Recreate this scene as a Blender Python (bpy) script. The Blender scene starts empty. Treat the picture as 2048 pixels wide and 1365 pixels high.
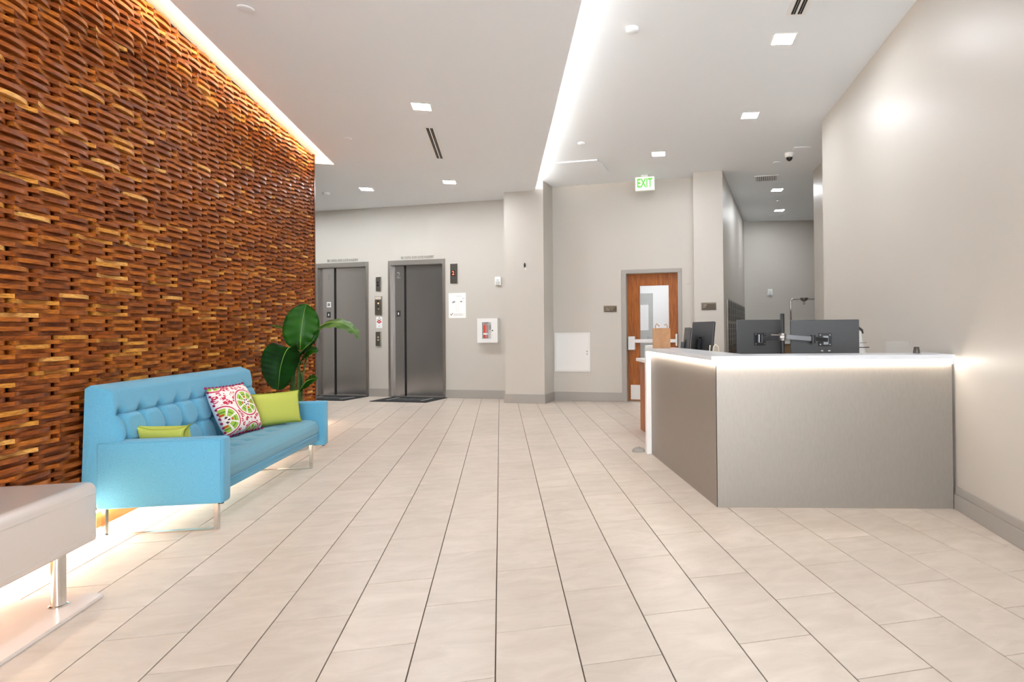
import bpy, bmesh, math, random
from mathutils import Vector, Matrix

random.seed(7)
SC = bpy.context.scene
COL = SC.collection
R = math.radians

# ------------------------------------------------------------------ camera
CAM_H = 1.22
YAW, PITCH, ROLL = 0.219582, 0.0075144, -0.0092905
F_PX, PP_X, PP_Y, IMG_W, IMG_H = 1166.835, 1260.64, 649.575, 2048.0, 1365.0
fwd = Vector((math.sin(YAW) * math.cos(PITCH), math.cos(YAW) * math.cos(PITCH), math.sin(PITCH)))
r0 = Vector((math.cos(YAW), -math.sin(YAW), 0))
u0 = r0.cross(fwd)
rgt = math.cos(ROLL) * r0 + math.sin(ROLL) * u0
upv = -math.sin(ROLL) * r0 + math.cos(ROLL) * u0
cam_data = bpy.data.cameras.new('camera')
cam = bpy.data.objects.new('camera', cam_data)
COL.objects.link(cam)
CAM_P = Vector((0, 0, CAM_H))
cam.matrix_world = Matrix(((rgt.x, upv.x, -fwd.x, 0), (rgt.y, upv.y, -fwd.y, 0), (rgt.z, upv.z, -fwd.z, CAM_H), (0, 0, 0, 1)))
cam_data.sensor_fit = 'HORIZONTAL'
cam_data.sensor_width = 36.0
cam_data.lens = F_PX / IMG_W * 36.0
cam_data.shift_x = (IMG_W / 2 - PP_X) / IMG_W
cam_data.shift_y = -(IMG_H / 2 - PP_Y) / IMG_W
cam_data.clip_start = 0.05
SC.camera = cam


def px(P):
    d = Vector(P) - CAM_P
    z = d.dot(fwd)
    if z < 0.05:
        return (-9999, -9999, -1)
    return (PP_X + F_PX * d.dot(rgt) / z, PP_Y - F_PX * d.dot(upv) / z, z)


# ------------------------------------------------------------------ world, exposure
world = bpy.data.worlds.new('daylight')
SC.world = world
world.use_nodes = True
bg = world.node_tree.nodes['Background']
bg.inputs[0].default_value = (0.86, 0.93, 1.0, 1)
bg.inputs[1].default_value = 2.4
SC.view_settings.view_transform = 'Standard'
SC.view_settings.look = 'None'
SC.view_settings.gamma = 1.0
SC.view_settings.use_curve_mapping = False
SC.view_settings.exposure = 2.93
SC.cycles.max_bounces = 6
SC.cycles.diffuse_bounces = 4
SC.cycles.glossy_bounces = 3
SC.cycles.use_adaptive_sampling = True
SC.cycles.adaptive_threshold = 0.03
SC.cycles.sample_clamp_indirect = 6.0
SC.cycles.use_denoising = True

P_DOWN = 30.0      # downlight lens emission
P_DOWN_L = 44.0    # downlights of the lower ceiling
P_COVE = 3.2       # ceiling slot strip
P_WOOD = 8.5       # warm strip above the wood wall
P_FLOOR = 12.0     # warm strip below the wood wall
P_DESK = 3.0       # strip under the counter


# ------------------------------------------------------------------ materials
def lin(c):
    c = c / 255.0
    return c / 12.92 if c <= 0.04045 else ((c + 0.055) / 1.055) ** 2.4


def rgb(r, g, b):
    return (lin(r), lin(g), lin(b), 1)


MATS = {}


def mat(name, col, rough=0.5, metal=0.0, var=0.0, scale=8.0, stretch=(1, 1, 1), bump=0.0, bscale=None, spec=0.5,
        emit=None, estr=0.0, alpha=1.0, trans=0.0, coat=0.0, ior=1.45, col2=None, detail=4.0, rvar=0.0, sheen=0.0):
    if name in MATS:
        return MATS[name]
    m = bpy.data.materials.new(name)
    m.use_nodes = True
    nt = m.node_tree
    b = nt.nodes['Principled BSDF']
    b.inputs['Base Color'].default_value = col
    b.inputs['Roughness'].default_value = rough
    b.inputs['Metallic'].default_value = metal
    b.inputs['Specular IOR Level'].default_value = spec
    b.inputs['IOR'].default_value = ior
    b.inputs['Alpha'].default_value = alpha
    b.inputs['Transmission Weight'].default_value = trans
    b.inputs['Coat Weight'].default_value = coat
    b.inputs['Sheen Weight'].default_value = sheen
    if emit:
        b.inputs['Emission Color'].default_value = emit
        b.inputs['Emission Strength'].default_value = estr
    if var or bump or rvar:
        tc = nt.nodes.new('ShaderNodeNewGeometry')
        mp = nt.nodes.new('ShaderNodeMapping')
        mp.inputs['Scale'].default_value = stretch
        nt.links.new(tc.outputs['Position'], mp.inputs['Vector'])
        nz = nt.nodes.new('ShaderNodeTexNoise')
        nz.inputs['Scale'].default_value = scale
        nz.inputs['Detail'].default_value = detail
        nt.links.new(mp.outputs['Vector'], nz.inputs['Vector'])
        if var:
            rp = nt.nodes.new('ShaderNodeValToRGB')
            c2 = col2 or tuple(max(0, x * (1 - var)) for x in col[:3]) + (1,)
            rp.color_ramp.elements[0].position = 0.32
            rp.color_ramp.elements[1].position = 0.68
            rp.color_ramp.elements[0].color = c2
            rp.color_ramp.elements[1].color = col
            nt.links.new(nz.outputs['Fac'], rp.inputs['Fac'])
            nt.links.new(rp.outputs['Color'], b.inputs['Base Color'])
        if rvar:
            mr = nt.nodes.new('ShaderNodeMapRange')
            mr.inputs['To Min'].default_value = rough - rvar
            mr.inputs['To Max'].default_value = rough + rvar
            nt.links.new(nz.outputs['Fac'], mr.inputs['Value'])
            nt.links.new(mr.outputs['Result'], b.inputs['Roughness'])
        if bump:
            nb = nz
            if bscale:
                nb = nt.nodes.new('ShaderNodeTexNoise')
                nb.inputs['Scale'].default_value = bscale
                nb.inputs['Detail'].default_value = 2.0
                nt.links.new(mp.outputs['Vector'], nb.inputs['Vector'])
            bp = nt.nodes.new('ShaderNodeBump')
            bp.inputs['Strength'].default_value = bump
            bp.inputs['Distance'].default_value = 0.004
            nt.links.new(nb.outputs['Fac'], bp.inputs['Height'])
            nt.links.new(bp.outputs['Normal'], b.inputs['Normal'])
    MATS[name] = m
    return m


M_WALL = mat('wall_paint', (0.54, 0.503, 0.453, 1), 0.42, spec=0.35)
M_CEIL = mat('ceiling_paint', (0.855, 0.885, 0.91, 1), 0.9, spec=0.1)
M_BASE = mat('baseboard_paint', (0.36, 0.335, 0.305, 1), 0.45)
M_WHITE = mat('white_gloss', (0.80, 0.79, 0.77, 1), 0.25)
M_QUARTZ = mat('quartz_top', (0.66, 0.67, 0.69, 1), 0.22)
M_LACQ = mat('white_lacquer', (0.74, 0.665, 0.625, 1), 0.18, spec=0.5, coat=0.3)
M_WPLAST = mat('white_plastic', (0.82, 0.81, 0.79, 1), 0.4)
M_CHROME = mat('chrome', (0.62, 0.61, 0.59, 1), 0.12, 1.0)
M_STEEL = mat('brushed_steel', (0.56, 0.54, 0.545, 1), 0.24, 1.0, var=0.05, scale=3, stretch=(1, 1, 0.3))
M_FRAME = mat('steel_frame', (0.36, 0.33, 0.30, 1), 0.45, 1.0)
M_ALU = mat('satin_aluminium', (0.72, 0.72, 0.72, 1), 0.4, 0.3)
M_BRONZE = mat('bronze_plate', (0.26, 0.24, 0.21, 1), 0.35, 1.0)
M_DARK = mat('dark_recess', (0.01, 0.01, 0.01, 1), 0.8)
M_BLACK = mat('black_plastic', (0.03, 0.03, 0.032, 1), 0.42, var=0.1, scale=60)
M_MON = mat('monitor_back', (0.075, 0.074, 0.076, 1), 0.45, bump=0.06, scale=400)
M_GROUT = mat('grout', (0.10, 0.072, 0.052, 1), 0.95, var=0.35, scale=5)
M_FABRIC = mat('blue_fabric', rgb(110, 178, 206), 0.95, var=0.22, scale=420, bump=0.35, bscale=900, spec=0.1, col2=rgb(80, 150, 186), sheen=0.3)
M_FABRIC2 = mat('blue_fabric_seat', rgb(104, 164, 186), 0.95, var=0.2, scale=420, bump=0.35, bscale=900, spec=0.1, sheen=0.3)
M_GREENP = mat('lime_fabric', rgb(190, 196, 95), 0.9, var=0.1, scale=300, bump=0.2, bscale=700, spec=0.1)
M_GREENPIP = mat('lime_piping', rgb(150, 165, 60), 0.9)
M_CHAMP = mat('champagne_laminate', (0.28, 0.243, 0.208, 1), 0.42, 0.4, var=0.07, scale=90, stretch=(1, 1, 0.25), rvar=0.04)
M_DOORW = mat('door_veneer', rgb(172, 100, 38), 0.38, var=0.4, scale=9, stretch=(6, 6, 0.5), detail=6, col2=rgb(132, 68, 20))
M_LEDW = mat('led_white', (1, 1, 1, 1), 0.5, emit=(1.0, 0.97, 0.93, 1), estr=P_COVE)
M_LEDWARM = mat('led_warm', (1, 1, 1, 1), 0.5, emit=(1.0, 0.80, 0.52, 1), estr=P_WOOD)
M_LEDFLOOR = mat('led_floor_warm', (1, 1, 1, 1), 0.5, emit=(1.0, 0.90, 0.72, 1), estr=P_FLOOR)
M_LEDDESK = mat('led_desk', (1, 1, 1, 1), 0.5, emit=(1.0, 0.93, 0.83, 1), estr=P_DESK)
M_DOWN = mat('downlight_lens', (1, 1, 1, 1), 0.5, emit=(0.93, 0.968, 1.0, 1), estr=P_DOWN)
M_DOWNL = mat('downlight_lens_lower', (1, 1, 1, 1), 0.5, emit=(0.93, 0.968, 1.0, 1), estr=P_DOWN_L)
M_TRIM = mat('light_trim', (0.85, 0.84, 0.82, 1), 0.5)
M_KRAFT = mat('kraft_paper', rgb(186, 142, 104), 0.8, var=0.1, scale=30)
M_GLASS = mat('clear_glass', (0.95, 0.98, 0.98, 1), 0.02, alpha=0.12, spec=0.5)
M_PAPER = mat('paper', (0.86, 0.85, 0.83, 1), 0.7)
M_INK = mat('ink_grey', (0.25, 0.24, 0.23, 1), 0.8)
M_INKD = mat('ink_dark', (0.03, 0.03, 0.03, 1), 0.7)
M_INKR = mat('ink_red', rgb(200, 60, 60), 0.7)
M_INKP = mat('ink_pale', (0.62, 0.60, 0.57, 1), 0.8)
M_LETTER = mat('wall_lettering', (0.16, 0.14, 0.12, 1), 0.6)
M_SIGNB = mat('sign_brown', rgb(86, 74, 58), 0.5)
M_SIGNF = mat('sign_frame', rgb(128, 116, 100), 0.4)
M_SIGNT = mat('sign_text', rgb(205, 192, 176), 0.6)
M_GREYD = mat('grey_door_paint', rgb(158, 160, 158), 0.5)
M_ROOMW = mat('white_room_paint', (0.84, 0.84, 0.85, 1), 0.8)
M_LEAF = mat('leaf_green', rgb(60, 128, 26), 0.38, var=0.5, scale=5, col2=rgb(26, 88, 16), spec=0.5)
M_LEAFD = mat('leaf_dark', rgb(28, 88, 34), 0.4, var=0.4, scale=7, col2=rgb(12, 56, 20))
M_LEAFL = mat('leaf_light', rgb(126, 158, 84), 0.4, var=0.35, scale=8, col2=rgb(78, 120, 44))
M_RIB = mat('leaf_midrib', rgb(130, 172, 70), 0.45)
M_STEM = mat('stem_green', rgb(70, 108, 40), 0.5, var=0.4, scale=12, col2=rgb(40, 64, 24))
M_POT = mat('pot_white', (0.7, 0.68, 0.65, 1), 0.4)
M_SOIL = mat('soil', (0.05, 0.035, 0.025, 1), 0.95)
M_RED = mat('extinguisher_red', rgb(196, 70, 45), 0.4)
M_REDLED = mat('red_led', (0.2, 0.01, 0.0, 1), 0.4, emit=(1.0, 0.12, 0.05, 1), estr=0.6)
M_ORLED = mat('orange_led', (0.3, 0.1, 0.05, 1), 0.4, emit=(1.0, 0.4, 0.2, 1), estr=0.22)
M_GREENLED = mat('exit_green', (0.08, 0.45, 0.04, 1), 0.4, emit=(0.2, 1.0, 0.12, 1), estr=0.055)
M_EXITW = mat('exit_white', (0.85, 0.88, 0.8, 1), 0.4, emit=(0.9, 1.0, 0.85, 1), estr=0.03)
M_MAT = mat('black_door_mat', (0.012, 0.012, 0.012, 1), 0.8)
M_MATP = mat('mat_print', (0.35, 0.34, 0.33, 1), 0.8)
M_MAIL = mat('mailbox_bronze', (0.045, 0.042, 0.038, 1), 0.35, 0.6)
M_MAILF = mat('mailbox_frame', (0.30, 0.27, 0.24, 1), 0.4, 0.5)
M_POM = mat('pompom_magenta', rgb(150, 22, 78), 0.95)
M_MULL = mat('dark_mullion', (0.06, 0.06, 0.065, 1), 0.4, 0.6)
M_PLANK = mat('base_plank_wood', rgb(190, 120, 55), 0.45, var=0.25, scale=10, stretch=(4, 0.6, 4))
M_PEACH = mat('cable_cream', rgb(225, 215, 190), 0.6)
M_WOODB = mat('wall_backing', (0.008, 0.004, 0.002, 1), 0.9, spec=0.1)  # near black: shade of the holes between slats put into the colour
M_GREYR = mat('grey_rubber', rgb(150, 144, 136), 0.5)
M_ACRYL = mat('clear_acrylic', (0.5, 0.52, 0.52, 1), 0.05, alpha=0.07, spec=0.3)
M_TOTE = mat('tote_canvas', rgb(236, 233, 228), 0.85, var=0.1, scale=40)

WOODS = []
wood_cols = [((170, 92, 32), (116, 54, 15)), ((158, 84, 30), (104, 48, 14)), ((184, 104, 36), (128, 64, 19)), ((144, 74, 28), (92, 42, 13)),
             ((192, 114, 42), (134, 72, 22)), ((164, 92, 40), (114, 56, 22)), ((220, 156, 68), (166, 100, 34)), ((234, 182, 102), (186, 122, 54))]
for i, (c, d) in enumerate(wood_cols):
    WOODS.append(mat('slat_wood_%d' % i, rgb(*c), 0.40, var=0.4, scale=7 + i, stretch=(9, 1.1, 14), detail=3, col2=rgb(*d), bump=0.08, bscale=40, spec=0.22))


def tile_material():
    m = bpy.data.materials.new('floor_tile_porcelain')
    m.use_nodes = True
    nt = m.node_tree
    b = nt.nodes['Principled BSDF']
    geo = nt.nodes.new('ShaderNodeNewGeometry')
    oi = nt.nodes.new('ShaderNodeObjectInfo')
    off = nt.nodes.new('ShaderNodeVectorMath'); off.operation = 'SCALE'
    comb = nt.nodes.new('ShaderNodeCombineXYZ')
    for k in range(3):
        nt.links.new(oi.outputs['Random'], comb.inputs[k])
    nt.links.new(comb.outputs[0], off.inputs[0]); off.inputs['Scale'].default_value = 37.0
    add = nt.nodes.new('ShaderNodeVectorMath'); add.operation = 'ADD'
    nt.links.new(geo.outputs['Position'], add.inputs[0]); nt.links.new(off.outputs[0], add.inputs[1])
    mp = nt.nodes.new('ShaderNodeMapping'); mp.inputs['Scale'].default_value = (1.0, 2.2, 1)
    nt.links.new(add.outputs[0], mp.inputs['Vector'])
    nz = nt.nodes.new('ShaderNodeTexNoise'); nz.inputs['Scale'].default_value = 4.5; nz.inputs['Detail'].default_value = 7; nz.inputs['Roughness'].default_value = 0.62; nz.inputs['Distortion'].default_value = 0.7
    nt.links.new(mp.outputs[0], nz.inputs['Vector'])
    rp = nt.nodes.new('ShaderNodeValToRGB')
    rp.color_ramp.elements[0].position = 0.33; rp.color_ramp.elements[0].color = (0.525, 0.445, 0.375, 1)
    rp.color_ramp.elements[1].position = 0.66; rp.color_ramp.elements[1].color = (0.612, 0.527, 0.453, 1)
    nt.links.new(nz.outputs['Fac'], rp.inputs['Fac'])
    hsv = nt.nodes.new('ShaderNodeHueSaturation')
    mr = nt.nodes.new('ShaderNodeMapRange'); mr.inputs['To Min'].default_value = 0.95; mr.inputs['To Max'].default_value = 1.04
    nt.links.new(oi.outputs['Random'], mr.inputs['Value'])
    nt.links.new(mr.outputs[0], hsv.inputs['Value'])
    nt.links.new(rp.outputs[0], hsv.inputs['Color'])
    nt.links.new(hsv.outputs[0], b.inputs['Base Color'])
    b.inputs['Roughness'].default_value = 0.36
    b.inputs['Specular IOR Level'].default_value = 0.4
    return m


M_TILE = tile_material()


def pattern_material():
    """white cushion cloth printed with red rings, green medallions and small red flowers (UV)"""
    m = bpy.data.materials.new('medallion_print_cloth')
    m.use_nodes = True
    nt = m.node_tree
    N, L = nt.nodes, nt.links
    b = N['Principled BSDF']
    b.inputs['Roughness'].default_value = 0.9
    uv = N.new('ShaderNodeUVMap')

    def dist(cx, cy, sx=1.0):
        s = N.new('ShaderNodeVectorMath'); s.operation = 'SUBTRACT'
        L.new(uv.outputs[0], s.inputs[0]); s.inputs[1].default_value = (cx, cy, 0)
        ln = N.new('ShaderNodeVectorMath'); ln.operation = 'LENGTH'
        L.new(s.outputs[0], ln.inputs[0])
        return ln.outputs['Value']

    def math2(op, a, bb):
        n = N.new('ShaderNodeMath'); n.operation = op
        for i, v in enumerate((a, bb)):
            if v is None:
                continue
            if isinstance(v, (int, float)):
                n.inputs[i].default_value = v
            else:
                L.new(v, n.inputs[i])
        return n.outputs[0]

    def mix(fac, ca, cb):
        n = N.new('ShaderNodeMix'); n.data_type = 'RGBA'
        L.new(fac, n.inputs['Factor'])
        for key, v in (('A', ca), ('B', cb)):
            sock = [s for s in n.inputs if s.name == key and s.type == 'RGBA'][0]
            if isinstance(v, tuple):
                sock.default_value = v
            else:
                L.new(v, sock)
        return [s for s in n.outputs if s.type == 'RGBA'][0]
    white, red, green, dgreen = rgb(238, 226, 222), rgb(196, 40, 74), rgb(160, 190, 70), rgb(92, 140, 40)
    vor = N.new('ShaderNodeTexVoronoi'); vor.inputs['Scale'].default_value = 13
    L.new(uv.outputs[0], vor.inputs['Vector'])
    wav = N.new('ShaderNodeTexVoronoi'); wav.inputs['Scale'].default_value = 34; L.new(uv.outputs[0], wav.inputs['Vector'])
    fl = math2('LESS_THAN', vor.outputs['Distance'], 0.46)
    fl = math2('MULTIPLY', fl, math2('GREATER_THAN', wav.outputs['Distance'], 0.36))
    col = mix(fl, white, red)
    centres = [(0.62, 0.56, 0.27), (0.02, 0.30, 0.27), (0.10, 1.05, 0.17), (0.62, -0.06, 0.2), (1.1, 1.04, 0.2), (1.14, 0.28, 0.2), (0.55, 1.12, 0.17)]
    for cx, cy, rad in centres:
        d = dist(cx, cy)
        inside = math2('LESS_THAN', d, rad * 1.12)
        col = mix(inside, col, white)
        ring = math2('LESS_THAN', math2('ABSOLUTE', math2('SUBTRACT', d, rad), None), 0.012)
        col = mix(ring, col, red)
        gi = math2('LESS_THAN', d, rad * 0.86)
        # petals of the medallion
        s = N.new('ShaderNodeVectorMath'); s.operation = 'SUBTRACT'
        L.new(uv.outputs[0], s.inputs[0]); s.inputs[1].default_value = (cx, cy, 0)
        sp = N.new('ShaderNodeSeparateXYZ'); L.new(s.outputs[0], sp.inputs[0])
        ang = math2('ARCTAN2', sp.outputs[1], sp.outputs[0])
        pet = math2('GREATER_THAN', math2('COSINE', math2('MULTIPLY', ang, 8.0), None), -0.72)
        col = mix(math2('MULTIPLY', gi, pet), col, green)
        g2 = math2('LESS_THAN', math2('ABSOLUTE', math2('SUBTRACT', d, rad * 0.62), None), 0.012)
        col = mix(math2('MULTIPLY', g2, pet), col, dgreen)
        core = math2('LESS_THAN', d, rad * 0.33)
        col = mix(core, col, white)
        dots = math2('LESS_THAN', math2('ABSOLUTE', math2('SUBTRACT', d, rad * 0.2), None), 0.02)
        dp = math2('GREATER_THAN', math2('COSINE', math2('MULTIPLY', ang, 6.0), None), 0.0)
        col = mix(math2('MULTIPLY', dots, dp), col, rgb(90, 50, 60))
        rp = math2('LESS_THAN', math2('ABSOLUTE', math2('SUBTRACT', d, rad * 0.42), None), 0.018)
        rq = math2('GREATER_THAN', math2('COSINE', math2('MULTIPLY', ang, 4.0), None), 0.75)
        col = mix(math2('MULTIPLY', rp, rq), col, rgb(215, 70, 40))
    L.new(col, b.inputs['Base Color'])
    return m


M_PRINT = pattern_material()


# ------------------------------------------------------------------ mesh helpers
def nb():
    return bmesh.new()


def box(bm, x0, x1, y0, y1, z0, z1, bev=0.0, seg=2, M=None):
    r = bmesh.ops.create_cube(bm, size=1.0)
    vs = r['verts']
    for v in vs:
        v.co = Vector((x0 + (v.co.x + 0.5) * (x1 - x0), y0 + (v.co.y + 0.5) * (y1 - y0), z0 + (v.co.z + 0.5) * (z1 - z0)))
    if bev > 0:
        es = list({e for v in vs for e in v.link_edges})
        res = bmesh.ops.bevel(bm, geom=es, offset=bev, segments=seg, profile=0.5, affect='EDGES')
        vs = list({v for f in res['faces'] for v in f.verts} | {v for v in vs if v.is_valid})
    if M is not None:
        for v in vs:
            v.co = M @ v.co
    return vs


def prism(bm, poly, z0, z1, M=None):
    a = [bm.verts.new((p[0], p[1], z0)) for p in poly]
    b = [bm.verts.new((p[0], p[1], z1)) for p in poly]
    n = len(poly)
    fs = [bm.faces.new(a[::-1]), bm.faces.new(b)]
    for i in range(n):
        fs.append(bm.faces.new((a[i], a[(i + 1) % n], b[(i + 1) % n], b[i])))
    if M is not None:
        for v in a + b:
            v.co = M @ v.co
    bmesh.ops.recalc_face_normals(bm, faces=fs)
    return a + b


def tube(bm, pts, r, seg=10, cap=True):
    pts = [Vector(p) for p in pts]
    rad = r if isinstance(r, (list, tuple)) else [r] * len(pts)
    rings = []
    up = None
    for i, p in enumerate(pts):
        if i == 0:
            t = pts[1] - pts[0]
        elif i == len(pts) - 1:
            t = pts[-1] - pts[-2]
        else:
            t = (pts[i + 1] - p).normalized() + (p - pts[i - 1]).normalized()
        t.normalize()
        if up is None:
            up = Vector((0, 0, 1)) if abs(t.z) < 0.9 else Vector((1, 0, 0))
        s = t.cross(up).normalized()
        up = s.cross(t).normalized()
        rings.append([bm.verts.new(p + rad[i] * (math.cos(2 * math.pi * k / seg) * s + math.sin(2 * math.pi * k / seg) * up)) for k in range(seg)])
    for i in range(len(rings) - 1):
        for k in range(seg):
            bm.faces.new((rings[i][k], rings[i][(k + 1) % seg], rings[i + 1][(k + 1) % seg], rings[i + 1][k]))
    if cap:
        bm.faces.new(rings[0][::-1])
        bm.faces.new(rings[-1])


def lathe(bm, prof, c=(0, 0, 0), seg=24, M=None):
    """prof: list of (radius, z)"""
    c = Vector(c)
    rings = []
    for r, z in prof:
        if r < 1e-6:
            rings.append([bm.verts.new(c + Vector((0, 0, z)))])
        else:
            rings.append([bm.verts.new(c + Vector((r * math.cos(2 * math.pi * k / seg), r * math.sin(2 * math.pi * k / seg), z))) for k in range(seg)])
    fs = []
    for a, b in zip(rings, rings[1:]):
        for k in range(seg):
            k2 = (k + 1) % seg
            if len(a) == 1 and len(b) == 1:
                continue
            if len(a) == 1:
                fs.append(bm.faces.new((a[0], b[k2], b[k])))
            elif len(b) == 1:
                fs.append(bm.faces.new((a[k], a[k2], b[0])))
            else:
                fs.append(bm.faces.new((a[k], a[k2], b[k2], b[k])))
    bmesh.ops.recalc_face_normals(bm, faces=fs)
    if M is not None:
        for ring in rings:
            for v in ring:
                v.co = M @ v.co


def ball(bm, c, r, seg=10, sx=1, sy=1, sz=1):
    res = bmesh.ops.create_uvsphere(bm, u_segments=seg, v_segments=max(5, seg // 2 + 1), radius=r)
    for v in res['verts']:
        v.co = Vector((v.co.x * sx, v.co.y * sy, v.co.z * sz)) + Vector(c)


def grid(bm, fn, nu, nv, close_u=False):
    vs = [[bm.verts.new(fn(i / (nu - 1), j / (nv - 1))) for j in range(nv)] for i in range(nu)]
    for i in range(nu - 1):
        for j in range(nv - 1):
            bm.faces.new((vs[i][j], vs[i + 1][j], vs[i + 1][j + 1], vs[i][j + 1]))
    return vs


def obj(name, bm, m, parent=None, M=None, smooth=False, angle=None):
    me = bpy.data.meshes.new(name)
    bm.normal_update()
    bm.to_mesh(me)
    bm.free()
    for mm in (m if isinstance(m, (list, tuple)) else [m]):
        me.materials.append(mm)
    if smooth:
        for p in me.polygons:
            p.use_smooth = True
        if angle:
            me.set_sharp_from_angle(angle=R(angle))
    o = bpy.data.objects.new(name, me)
    COL.objects.link(o)
    if parent:
        o.parent = parent
    if M is not None:
        o.matrix_local = M
    return o


def tag(o, label=None, cat=None, group=None, kind=None):
    if label: o['label'] = label
    if cat: o['category'] = cat
    if group: o['group'] = group
    if kind: o['kind'] = kind
    return o


def thing(name, label, cat, loc=(0, 0, 0), rz=0.0, group=None, M=None):
    o = bpy.data.objects.new(name, None)
    COL.objects.link(o)
    if M is not None:
        o.matrix_world = M
    else:
        o.location = loc
        o.rotation_euler = (0, 0, rz)
    o.empty_display_size = 0.1
    return tag(o, label, cat, group)


def struct(name, bm, m, M=None, label=None, parent=None, smooth=False):
    o = obj(name, bm, m, parent, M, smooth)
    if parent is None:
        o['kind'] = 'structure'
    if label: o['label'] = label
    return o


TXT_CACHE = {}


def text(s, size, m, parent, loc, rot=(R(90), 0, 0), name='lettering', extrude=0.001, align='CENTER', sx=1.0, fit=None, bold=0.0):
    cu = bpy.data.curves.new('txt', 'FONT')
    cu.body = s
    cu.size = size
    cu.align_x = align
    cu.align_y = 'CENTER'
    cu.extrude = extrude
    cu.offset = bold
    cu.resolution_u = 3
    tmp = bpy.data.objects.new('txt', cu)
    COL.objects.link(tmp)
    dg = bpy.context.evaluated_depsgraph_get()
    me = bpy.data.meshes.new_from_object(tmp.evaluated_get(dg))
    bpy.data.objects.remove(tmp)
    bpy.data.curves.remove(cu)
    if fit:
        xs = [v.co.x for v in me.vertices]
        sx = fit / (max(xs) - min(xs))
    me.materials.clear()
    me.materials.append(m)
    o = bpy.data.objects.new(name, me)
    COL.objects.link(o)
    o.parent = parent
    o.location = loc
    o.rotation_euler = rot
    o.scale = (sx, 1, 1)
    return o


FAR = Matrix.Rotation(R(-25.5), 4, 'Z')      # elevator / exit walls: x along wall, y away from camera
RT = Matrix.Rotation(R(-15.4), 4, 'Z')       # right wall and desk front: x towards the wall, y along it


def far(s, d, z=0.0):
    return FAR @ Vector((s, d, z))


def rt(n, t, z=0.0):
    return RT @ Vector((n, t, z))


def T(x, y, z):
    return Matrix.Translation((x, y, z))


ZL, ZR = 3.54, 3.69

# ================================================================== FLOOR
TW, TL_, TX0, TY0 = 0.25027 * CAM_H, 0.50054 * CAM_H, -0.02115 * CAM_H, 1.98468 * CAM_H
bm = nb()
box(bm, -6.5, 9.5, -4.3, 15.5, -0.12, -0.004)
floor = struct('floor', bm, M_GROUT, label='beige porcelain tile floor with dark grout joints')


def add_tile(bm, x, y, g=0.0017, h=0.0, c=0.0012):
    a, b_, l, w = x + g * 1.35, x + TW - g * 1.35, y + g, y + TL_ - g
    lo = [bm.verts.new(p) for p in ((a, l, -0.006), (b_, l, -0.006), (b_, w, -0.006), (a, w, -0.006))]
    mi = [bm.verts.new(p) for p in ((a, l, -c), (b_, l, -c), (b_, w, -c), (a, w, -c))]
    hi = [bm.verts.new(p) for p in ((a + c, l + c, 0), (b_ - c, l + c, 0), (b_ - c, w - c, 0), (a + c, w - c, 0))]
    for q, r_ in ((lo, mi), (mi, hi)):
        for i in range(4):
            bm.faces.new((q[i], q[(i + 1) % 4], r_[(i + 1) % 4], r_[i]))
    bm.faces.new(hi)


tiles = []
for c in range(-14, 28):
    for k in range(-12, 22):
        x = TX0 + c * TW
        y = TY0 + k * TL_ + (TL_ / 2 if c % 2 else 0)
        if y + TL_ < -4.0:
            continue
        p = px((x + TW / 2, y + TL_ / 2, 0))
        vis = p[2] > 0 and -60 < p[0] < 2110 and 770 < p[1] < 1420
        # hidden behind the desk or the wood wall
        if x + TW < -2.42 and y < 8.6:
            vis = False
        n_, t_ = (RT.inverted() @ Vector((x + TW / 2, y + TL_ / 2, 0))).xy
        s_, d_ = (FAR.inverted() @ Vector((x + TW / 2, y + TL_ / 2, 0))).xy
        if n_ > 2.15 and t_ < 7:
            vis = False
        if (n_ > 0.5 and t_ > 4.2 and x > 1.45) or d_ > 9.75:
            vis = False
        tiles.append((not vis, -p[1] if p[2] > 0 else 9e9, x, y))
tiles.sort()
bm = nb()
add_tile(bm, 0, 0)
tile_me = bpy.data.meshes.new('floor_tile')
bm.to_mesh(tile_me); bm.free()
tile_me.materials.append(M_TILE)
rest = nb()
for i, (hid, _, x, y) in enumerate(tiles):
    if i < 300 and not hid:
        o = bpy.data.objects.new('tile', tile_me)
        COL.objects.link(o)
        o.parent = floor
        o.location = (x, y, 0)
    else:
        add_tile(rest, x, y)
o = obj('tile_field', rest, M_TILE, floor)
o['kind'] = 'stuff'

# ================================================================== WALLS
# left partition with wood slats
WX = -2.492
bm = nb()
box(bm, WX - 0.16, WX, 0.6, 8.66, 0, 3.64)
wall_left = struct('wall_left', bm, M_WOODB, label='feature wall of wavy walnut slats')
bm = nb()
box(bm, WX, WX + 0.014, 0.6, 8.66, 0, 0.118)
obj('base_plank', bm, M_PLANK, wall_left)
bm = nb()
box(bm, WX + 0.015, WX + 0.030, 0.6, 8.66, 0.106, 0.120)
obj('light_strip', bm, M_LEDFLOOR, wall_left)
bm = nb()
box(bm, WX, WX + 0.05, 8.635, 8.66, 0.12, 3.63)
obj('edge_trim', bm, mat('trim_walnut', rgb(96, 48, 22), 0.4), wall_left)

SL, SH, GR = 0.312, 0.0242, 5
Z0 = 0.125
NSEG = 8


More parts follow.
